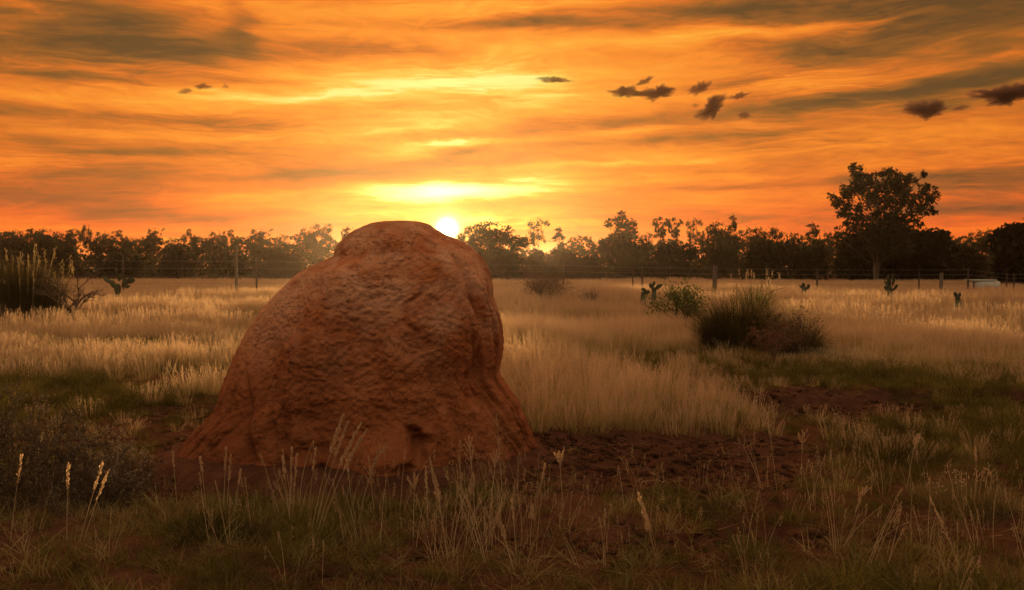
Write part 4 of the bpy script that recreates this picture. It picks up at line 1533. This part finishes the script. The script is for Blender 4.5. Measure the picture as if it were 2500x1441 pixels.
# prickly pears
def cactus(label, px, d, pads, seed, base_row=None):
    """pads: (column, row, length px, lean degrees)"""
    rng = np.random.default_rng(seed)
    x = px_x(px, d)
    t = thing('prickly_pear', label, 'cactus', (x, d, gz(x, d)))
    for (a, b, L, lean) in pads:
        H = L / FPX * d / 2
        W = H * .62
        c = np.array([px_x(a, d) - x, rng.normal() * .05, max(px_z(b, d), H * .8)])
        th = rad(lean)
        ya = rng.uniform(-.7, .7)
        Ry = np.array([[math.cos(th), 0, math.sin(th)], [0, 1, 0], [-math.sin(th), 0, math.cos(th)]])
        Rz = np.array([[math.cos(ya), -math.sin(ya), 0], [math.sin(ya), math.cos(ya), 0], [0, 0, 1]])
        g = Geo()
        th_, ph_ = np.linspace(0, np.pi, 9), np.linspace(0, 2 * np.pi, 14, endpoint=False)
        v = np.array([[np.sin(q) * np.cos(p) * W * (.85 + .25 * np.cos(q)), np.sin(q) * np.sin(p) * W * .16, np.cos(q) * H] for q in th_ for p in ph_])
        v = v @ Rz.T @ Ry.T
        q = [(i * 14 + j, i * 14 + (j + 1) % 14, (i + 1) * 14 + (j + 1) % 14, (i + 1) * 14 + j) for i in range(8) for j in range(14)]
        g.add(v + c, q)
        obj('pad', g.mesh('pad', M_CACT, True), t)
    # stem down to the soil
    g = Geo()
    lo = min(pads, key=lambda p: -p[1])
    g.tube([(0, 0, -.05), (px_x(lo[0], d) - x, 0, px_z(lo[1], d) * .5), (px_x(lo[0], d) - x, 0, px_z(lo[1], d))], [.09, .08, .06], 8)
    obj('stem', g.mesh('stem', M_CACT, True), t)
    return t


cactus('green prickly pear with round pads held up and out, left of the mound', 290, 24,
       [(289, 705, 30, 0), (277, 693, 24, -30), (262, 683, 22, -50), (256, 678, 16, -35), (293, 675, 20, 10), (302, 690, 26, 25), (306, 686, 20, 5), (318, 684, 24, 65), (315, 681, 16, 35), (283, 660, 18, -5), (310, 698, 14, 60)], 501)
cactus('small prickly pear behind the leafy green shrub in the right field', 1598, 22,
       [(1597, 712, 22, 0), (1590, 700, 18, -25), (1596, 694, 14, 5), (1605, 702, 20, 50), (1611, 699, 14, 45)], 502)
cactus('bluish low plant with fleshy pads left of the small prickly pear', 1575, 21.5, [(1578, 715, 20, 70), (1572, 708, 16, -60), (1570, 720, 16, -10)], 503)
cactus('upright prickly pear in front of the big tree', 2175, 22,
       [(2172, 708, 26, 0), (2174, 690, 26, 0), (2182, 686, 24, 15), (2162, 690, 18, -30), (2186, 700, 20, 40), (2165, 703, 18, -40), (2170, 678, 16, 0), (2180, 674, 14, 5)], 504)
cactus('tiny prickly pear with three thin pads left of the big tree', 1963, 26, [(1963, 704, 22, 0), (1957, 704, 14, -50), (1972, 704, 16, 35)], 505)
cactus('tiny bright green prickly pear alone in the far right grass', 2340, 17, [(2340, 735, 22, 0), (2336, 723, 16, -20), (2344, 725, 16, 30)], 506)


# ------------------------------------------------------------------ fence
def fence():
    posts = [  # column, top row, distance, wooden?, radius, label
        (300, 622, 29.5, False, .030, None), (577, 599, 31.0, True, .055, 'tall grey wooden post left of the mound'), (626, 632, 30.0, False, .030, None),
        (1375, 645, 33.5, False, .026, None), (1545, 655, 34.5, False, .024, None), (1568, 650, 33.0, False, .034, None),
        (1745, 648, 30.5, True, .085, 'thick squared wooden post'), (1995, 656, 34.0, False, .030, None), (1877, 655, 34.0, False, .022, None),
        (2244, 664, 35.0, False, .026, None), (2298, 666, 35.0, True, .075, 'pale wooden post right of the big tree'), (2364, 656, 34.0, False, .034, None),
        (2458, 668, 35.0, False, .026, None), (2476, 668, 35.0, False, .026, None), (40, 622, 29.0, False, .03, None), (960, 640, 31.5, False, .03, None),
        (-240, 622, 28.0, False, .03, None), (2760, 660, 36.0, False, .03, None)]
    t = thing('wire_fence', 'long wire fence with metal pickets and three wooden posts crossing the field before the trees', 'fence', (0, 32, 0))
    for (px, top, d, wood, r, lab) in posts:
        x, H = px_x(px, d), px_z(top, d)
        g = Geo()
        if wood:
            zz = np.linspace(-.1, H, 8)
            p = np.stack([x + np.sin(zz * 3 + px) * .006, np.full(8, d - 32), zz], 1)
            g.tube(p, r * np.array([1.1, 1.05, 1.0, 1.02, .98, 1.0, .97, .92]), 7 if r < .07 else 8)
        else:
            # star picket: three flanges
            for k in range(3):
                a = k * 2.094 + .4
                c, s = math.cos(a) * r * 1.3, math.sin(a) * r * 1.3
                nx, ny = -math.sin(a) * .005, math.cos(a) * .005
                y = d - 32
                v = [(x - nx, y - ny, -.1), (x + nx, y + ny, -.1), (x + c + nx, y + s + ny, -.1), (x + c - nx, y + s - ny, -.1)]
                v = v + [(a_, b_, H) for a_, b_, _ in v]
                g.add(v, [(0, 3, 2, 1), (4, 5, 6, 7), (0, 1, 5, 4), (1, 2, 6, 5), (2, 3, 7, 6), (3, 0, 4, 7)])
        obj('post', g.mesh('post', M_POST if wood else M_STEEL), t, label=lab)
    line = sorted([(px_x(p, d), d, px_z(tp, d)) for (p, tp, d, w, r, l) in posts if p not in (1545, 1877, 2244, 577, 1745, 2298)])
    for f in (.96, .78, .60, .42, .24):
        g = Geo()
        pts = []
        for (x, d, H), (x2, d2, H2) in zip(line[:-1], line[1:]):
            for u in np.linspace(0, 1, 6)[:-1]:
                pts.append((x + (x2 - x) * u, d + (d2 - d) * u - 32 - .04, (min(H, 1.5) * (1 - u) + min(H2, 1.5) * u) * f - .05 * u * (1 - u)))
        x, d, H = line[-1]
        pts.append((x, d - 32 - .04, min(H, 1.5) * f))
        g.tube(np.array(pts), .0035, 4)
        obj('wire', g.mesh('wire', M_WIRE), t)


fence()


def white_tank():
    d = 40.0
    x = px_x(2400, d)
    t = thing('water_trough', 'low white trough with a pale green flat lid behind the fence at the right', 'trough', (x, d, 0), rotz=.05)
    g = Geo()
    # rounded long body
    n = 24
    rows = []
    for z, s in ((.0, .90), (.25, .98), (.42, 1.0), (.50, .97), (.52, .90)):
        a = np.linspace(0, 2 * np.pi, n, endpoint=False)
        e = .45
        rows.append(np.stack([np.sign(np.cos(a)) * np.abs(np.cos(a)) ** e * .68 * s + .04, np.sign(np.sin(a)) * np.abs(np.sin(a)) ** e * .40 * s, np.full(n, z)], 1))
    V = np.vstack(rows)
    i = np.arange(4)[:, None] * n
    j = np.arange(n)[None]
    q = np.stack([i + j, i + (j + 1) % n, i + n + (j + 1) % n, i + n + j], -1).reshape(-1, 4)
    g.add(V, q, [(4 * n + k, 4 * n + (k + 1) % n, 5 * n) for k in range(n)])
    g.v[-1] = np.vstack([g.v[-1], [[.04, 0, .52]]])
    g.n += 1
    obj('body', g.mesh('body', M_WHITE, True), t)
    g = Geo()
    g.box((-.72, -.42, .545), (.45, .42, .60))
    obj('lid', g.mesh('lid', M_GREENP), t)
    g = Geo()
    g.box((-.70, -.36, 0), (-.655, -.31, .545))
    obj('support', g.mesh('support', M_STEEL), t)


white_tank()


# ------------------------------------------------------------------ single seeding stalks of the foreground
def stalk(label, tip, foot, d, head='spike', headlen=.16, bend=.10, seed=0, r=.0016, pair=False):
    """tip and foot in photo pixels; head: spike, plume, forked, airy"""
    rng = np.random.default_rng(600 + seed)
    fx = px_x(foot[0], d)
    x0, z0 = fx, gz(fx, d)
    T = np.array([px_x(tip[0], d) - x0, rng.normal() * .03, px_z(tip[1], d) - z0])
    t = thing('grass_stalk', label, 'grass stalk', (x0, d, z0))
    F = np.array([0, 0, -.02])
    side = np.array([-T[0] * .35, 0, T[2] * .12]) * bend * 4
    sg, hg = Geo(), Geo()
    for rep in range(2 if pair else 1):
        TT = T + (np.array([.02, .01, -.035]) if rep else 0)
        FF = F + (np.array([.012, .008, 0]) if rep else 0)
        p = arc(FF, TT, side, np.random.default_rng(1), 14)
        sg.tube(p, np.linspace(r, r * .5, 14), 5)
        L = np.linalg.norm(np.diff(p, axis=0), axis=1).sum()
        k = int(max(4, round(14 * min(headlen * 1.5 / L, .75))))
        axis = p[-k:]
        tt = rng.uniform(0, 1, 230 if head in ('plume', 'airy') else 90)
        base = np.stack([np.interp(tt * (k - 1), np.arange(k), axis[:, c]) for c in range(3)], 1)
        dirv = (p[-1] - p[-3]) / np.linalg.norm(p[-1] - p[-3])
        if head == 'spike':
            c = base + rng.normal(size=base.shape) * .0026
            a = dirv + rng.normal(size=base.shape) * .22
            ln = rng.uniform(.010, .018, len(c))
        elif head == 'plume':
            c = base + rng.normal(size=base.shape) * .0050 * (1.08 - tt)[:, None] ** .6
            a = dirv + rng.normal(size=base.shape) * .28
            ln = rng.uniform(.010, .022, len(c))
        elif head == 'airy':
            w = .045 * np.sin(np.clip(tt, .02, .98) * np.pi) ** .8
            c = base + rng.normal(size=base.shape) * w[:, None]
            a = rng.normal(size=base.shape)
            ln = rng.uniform(.004, .008, len(c))
            for q in range(0, 70):
                sg.tube(np.array([base[q] - dirv * .02, (base[q] + c[q]) / 2 - dirv * .003, c[q]]), .0004, 3, cap=False)
        else:                                   # forked: several fingers of spikelets
            c = base + rng.normal(size=base.shape) * .0018
            a = dirv + rng.normal(size=base.shape) * .2
            ln = rng.uniform(.010, .016, len(c))
            for q in range(7):
                s0 = axis[rng.integers(0, max(1, k - 2))]
                dd = dirv + np.array([rng.choice([-1, 1]) * rng.uniform(.25, .55), rng.normal() * .3, 0])
                e = s0 + dd / np.linalg.norm(dd) * rng.uniform(.035, .075)
                sg.tube(np.array([s0, (s0 + e) / 2, e]), .0006, 3, cap=False)
                u = rng.uniform(.2, 1, 22)[:, None]
                cc = s0 + (e - s0) * u + rng.normal(size=(22, 3)) * .0015
                c = np.vstack([c, cc])
                a = np.vstack([a, (e - s0) / np.linalg.norm(e - s0) + rng.normal(size=(22, 3)) * .25])
                ln = np.concatenate([ln, rng.uniform(.008, .014, 22)])
        a /= np.linalg.norm(a, axis=1, keepdims=True)
        b = np.cross(a, rng.normal(size=a.shape))
        b /= np.linalg.norm(b, axis=1, keepdims=True)
        V = np.stack([c - a * ln[:, None] / 2, c + b * ln[:, None] * .16, c + a * ln[:, None] / 2, c - b * ln[:, None] * .16], 1).reshape(-1, 3)
        hg.add(V, np.arange(len(c) * 4).reshape(-1, 4))
    # a leaf or two low on the stem
    n = 3
    bp = np.array([[0, 0, 0]] * n, float)
    hb = Geo()
    hb.blades(bp, T[2] * rng.uniform(.35, .65, n), rng.uniform(0, 6.28, n), rng.uniform(.1, .4, n), rng.uniform(.3, 1.0, n), np.full(n, .0035), 5, 0, rng)
    obj('stem', sg.mesh('stem', M_STALK, True), t)
    obj('seed_head', hg.mesh('seed_head', M_SEED), t, kind='stuff' if head == 'airy' else None)
    obj('leaf_blades', hb.mesh('leaf_blades', M_STRAW), t)


STALKS = [
    ('tall pale plume leaning right, left one of the two longest stalks before the mound', (838, 1012), (752, 1330), 3.75, 'plume', .15, .10, True),
    ('brightest tall plume leaning right, right one of the two longest stalks before the mound', (878, 1037), (765, 1345), 3.72, 'plume', .17, .12, True),
    ('slim upright double stalk in front of the left half of the mound', (708, 1095), (700, 1305), 3.9, 'spike', .12, .05, True),
    ('short spike left beside the slim double stalk', (689, 1112), (703, 1310), 3.88, 'spike', .09, .05, False),
    ('thin reddish spike between the slim double stalk and the longest plumes', (774, 1090), (746, 1270), 4.0, 'spike', .09, .05, False),
    ('jointed stalk with drooping tip leaning right of the longest plumes', (936, 1093), (872, 1265), 4.0, 'forked', .10, .20, False),
    ('upright forked head standing next to the drooping jointed stalk', (896, 1120), (912, 1225), 4.05, 'forked', .10, .02, False),
    ('lone short spike on bare soil leaning left under the toe of the mound', (844, 1125), (857, 1195), 4.25, 'spike', .05, .02, False),
    ('small bent spikelet stalk in front of the toe of the mound', (1010, 1158), (1006, 1390), 3.7, 'forked', .06, .02, False),
    ('broad blurred plume leaning left, right of the small bent spikelet', (1046, 1125), (1092, 1300), 3.55, 'plume', .14, .08, False),
    ('pale upright stalk just behind the broad blurred plume', (1034, 1150), (1044, 1320), 3.8, 'spike', .07, .02, False),
    ('bristly branched head highest in the right group before the mound', (1143, 1072), (1160, 1290), 3.95, 'forked', .12, .04, False),
    ('thick pale plume below the bristly branched head', (1153, 1165), (1134, 1300), 3.6, 'plume', .08, .06, False),
    ('stout upright spike between the bristly head and the feathery panicle', (1212, 1108), (1195, 1230), 4.1, 'forked', .07, .04, False),
    ('fine airy feathery panicle seen against the right foot of the mound', (1212, 1010), (1228, 1215), 4.3, 'airy', .24, .03, False),
    ('thin stalk with small spike leaning right at the right foot of the mound', (1330, 1132), (1304, 1255), 4.0, 'spike', .05, .03, False),
    ('reddish spike standing alone on the bare soil right of the mound', (1366, 1105), (1377, 1245), 4.1, 'forked', .06, .02, False),
    ('long plume leaning left in the centre bottom of the photo', (1214, 1258), (1256, 1400), 3.3, 'plume', .08, .03, False),
    ('upright pale stalk right of the long bottom plume', (1250, 1222), (1262, 1370), 3.5, 'spike', .07, .03, False),
    ('fat fuzzy short seed head right of the bottom plume', (1300, 1240), (1294, 1370), 3.55, 'plume', .05, .01, False),
    ('triple upright spike at the left front of the mound', (545, 1096), (537, 1240), 4.0, 'spike', .09, .02, True),
    ('thin spike leaning left in front of the left foot of the mound', (481, 1120), (498, 1200), 4.1, 'spike', .05, .02, False),
    ('very thin spike at the far left foot of the mound', (419, 1103), (425, 1185), 4.2, 'spike', .06, .01, False),
    ('slanting stalk rising right beside the triple upright spike', (580, 1152), (566, 1205), 4.1, 'spike', .05, .02, False),
    ('leaning golden stalk at the left bottom, over the dark weeds', (46, 1113), (10, 1250), 3.7, 'spike', .10, .05, False),
    ('upright golden stalk over the dark weeds, right of the leaning one', (163, 1132), (150, 1290), 3.7, 'spike', .10, .03, False),
    ('pair of golden stalks leaning right over the dark weeds', (233, 1140), (180, 1270), 3.65, 'spike', .10, .05, True),
    ('thick fuzzy plume leaning left in the right foreground', (1563, 1212), (1613, 1400), 3.4, 'plume', .12, .05, False),
    ('short straw spike in the grass right of the bare soil', (1955, 1048), (1962, 1118), 4.6, 'forked', .06, .02, False),
    ('curved straw spike at the edge of the green mat on the right', (2247, 1062), (2222, 1140), 4.5, 'forked', .07, .08, False),
    ('long diagonal stalk leaning left at the lower right corner', (2288, 1222), (2375, 1425), 3.3, 'spike', .14, .03, False),
    ('upright stalk near the right edge above the straw tuft', (2390, 1095), (2398, 1180), 4.3, 'spike', .06, .01, False),
    ('thin straw stalk with fork standing in the lower right foreground', (2102, 1190), (2088, 1290), 3.9, 'forked', .05, .02, False),
]
for i, (lab, tip, foot, d, head, hl, bend, pair) in enumerate(STALKS):
    stalk(lab, tip, foot, d, head, hl, bend, i, pair=pair, r=.0022)


# ------------------------------------------------------------------ small dark clouds under the high deck
def cloud_material():
    m, N = new_mat('cloud_vapour')
    v = m.node_tree.nodes.new('ShaderNodeVolumePrincipled')
    v.inputs['Color'].default_value = (.34, .21, .17, 1)
    v.inputs['Density'].default_value = 0.12
    v.inputs['Anisotropy'].default_value = 0.0
    return finish(m, N, vol=v.outputs[0])


def clouds():
    mat = cloud_material()
    # column, row, width, height in photo pixels, tilt (deg, rising to the right), label
    table = [
        (1525, 232, 74, 22, -6, 'left half of the long dark cloud, with ragged ends'),
        (1605, 234, 86, 28, 6, 'thicker right end of the long dark cloud'),
        (1573, 204, 44, 12, 28, 'small slanting wisp just above the long dark cloud'),
        (1706, 222, 54, 24, 28, 'small wedge shaped cloud between the long one and the slanting one'),
        (1736, 268, 86, 36, 36, 'thick dark cloud slanting up to the right'),
        (1798, 240, 48, 12, 12, 'thin tail at the upper right of the thick slanting cloud'),
        (1812, 286, 34, 16, 0, 'small dark puff below the tail of the slanting cloud'),
        (1695, 262, 16, 10, 0, 'tiny puff left of the thick slanting cloud'),
        (2252, 274, 100, 36, 6, 'humped dark cloud alone above the big tree'),
        (2338, 268, 36, 12, 10, 'thin wisp right of the humped cloud'),
        (2452, 236, 150, 38, 4, 'darkest cloud bank cut off by the right edge'),
        (2364, 237, 28, 14, 0, 'small puff left of the darkest cloud bank'),
        (1352, 200, 74, 11, -3, 'thin dark sliver of cloud right of centre'),
        (458, 228, 32, 13, 6, 'lower one of the two small clouds at upper left'),
        (500, 216, 40, 12, -6, 'upper one of the two small clouds at upper left'),
        (556, 216, 18, 9, 0, 'faint speck of cloud right of the two small ones at upper left'),
    ]
    D = 1500.0
    for i, (px, py, w, h, tiltd, label) in enumerate(table):
        rng = np.random.default_rng(700 + i)
        n, m = 72, 40
        th, ph = np.linspace(0, np.pi, m), np.linspace(0, 2 * np.pi, n, endpoint=False)
        TH, PH = np.meshgrid(th, ph, indexing='ij')
        s = np.stack([np.cos(TH), np.sin(TH) * np.cos(PH), np.sin(TH) * np.sin(PH)], -1).reshape(-1, 3)
        sx = s[:, 0] * 2.2
        k = 1 + .34 * fbm(sx * 1.6 + i * 7, s[:, 1] * 1.3, s[:, 2] * 1.3, 2, 5) + .40 * fbm(sx * 4 + i * 3, s[:, 1] * 3, s[:, 2] * 3, 4, 9, .62)
        k = k * np.where(s[:, 2] < 0, .80, 1.06)
        W, H = w / FPX * D / 2, h / FPX * D / 2
        body = 1 - .35 * np.abs(s[:, 0]) ** 2
        v = s * k[:, None] * np.array([W * 1.02, W * .55, H * 1.1]) * np.stack([np.ones(len(s)), body, body], 1)
        v[:, 2] += .25 * H * vnoise(s[:, 0] * 2.4 + i * 4.4, 0, 0, 3)
        a = rad(tiltd)
        x, z = v[:, 0] * math.cos(a) - v[:, 2] * math.sin(a), v[:, 0] * math.sin(a) + v[:, 2] * math.cos(a)
        v = np.stack([x, v[:, 1], z], 1)
        idx = np.arange(m * n).reshape(m, n)
        r = np.roll(idx, -1, 1)
        g = Geo()
        g.add(v, np.stack([idx[:-1], r[:-1], r[1:], idx[1:]], -1).reshape(-1, 4)[:, ::-1])
        obj('cloud', g.mesh('cloud', mat, True), loc=(px_x(px, D), D, px_z(py, D)), label=label, category='cloud')


clouds()


# ------------------------------------------------------------------ haze
def haze():
    m, N = new_mat('haze')
    v = m.node_tree.nodes.new('ShaderNodeVolumePrincipled')
    v.inputs['Color'].default_value = (.95, .88, .80, 1)
    v.inputs['Density'].default_value = 0.0003
    v.inputs['Anisotropy'].default_value = 0.86
    finish(m, N, vol=v.outputs[0])
    g = Geo()
    g.box((-760, -760, -1.6), (760, 760, 9.6))
    obj('haze', g.mesh('haze', m), kind='stuff')


haze()
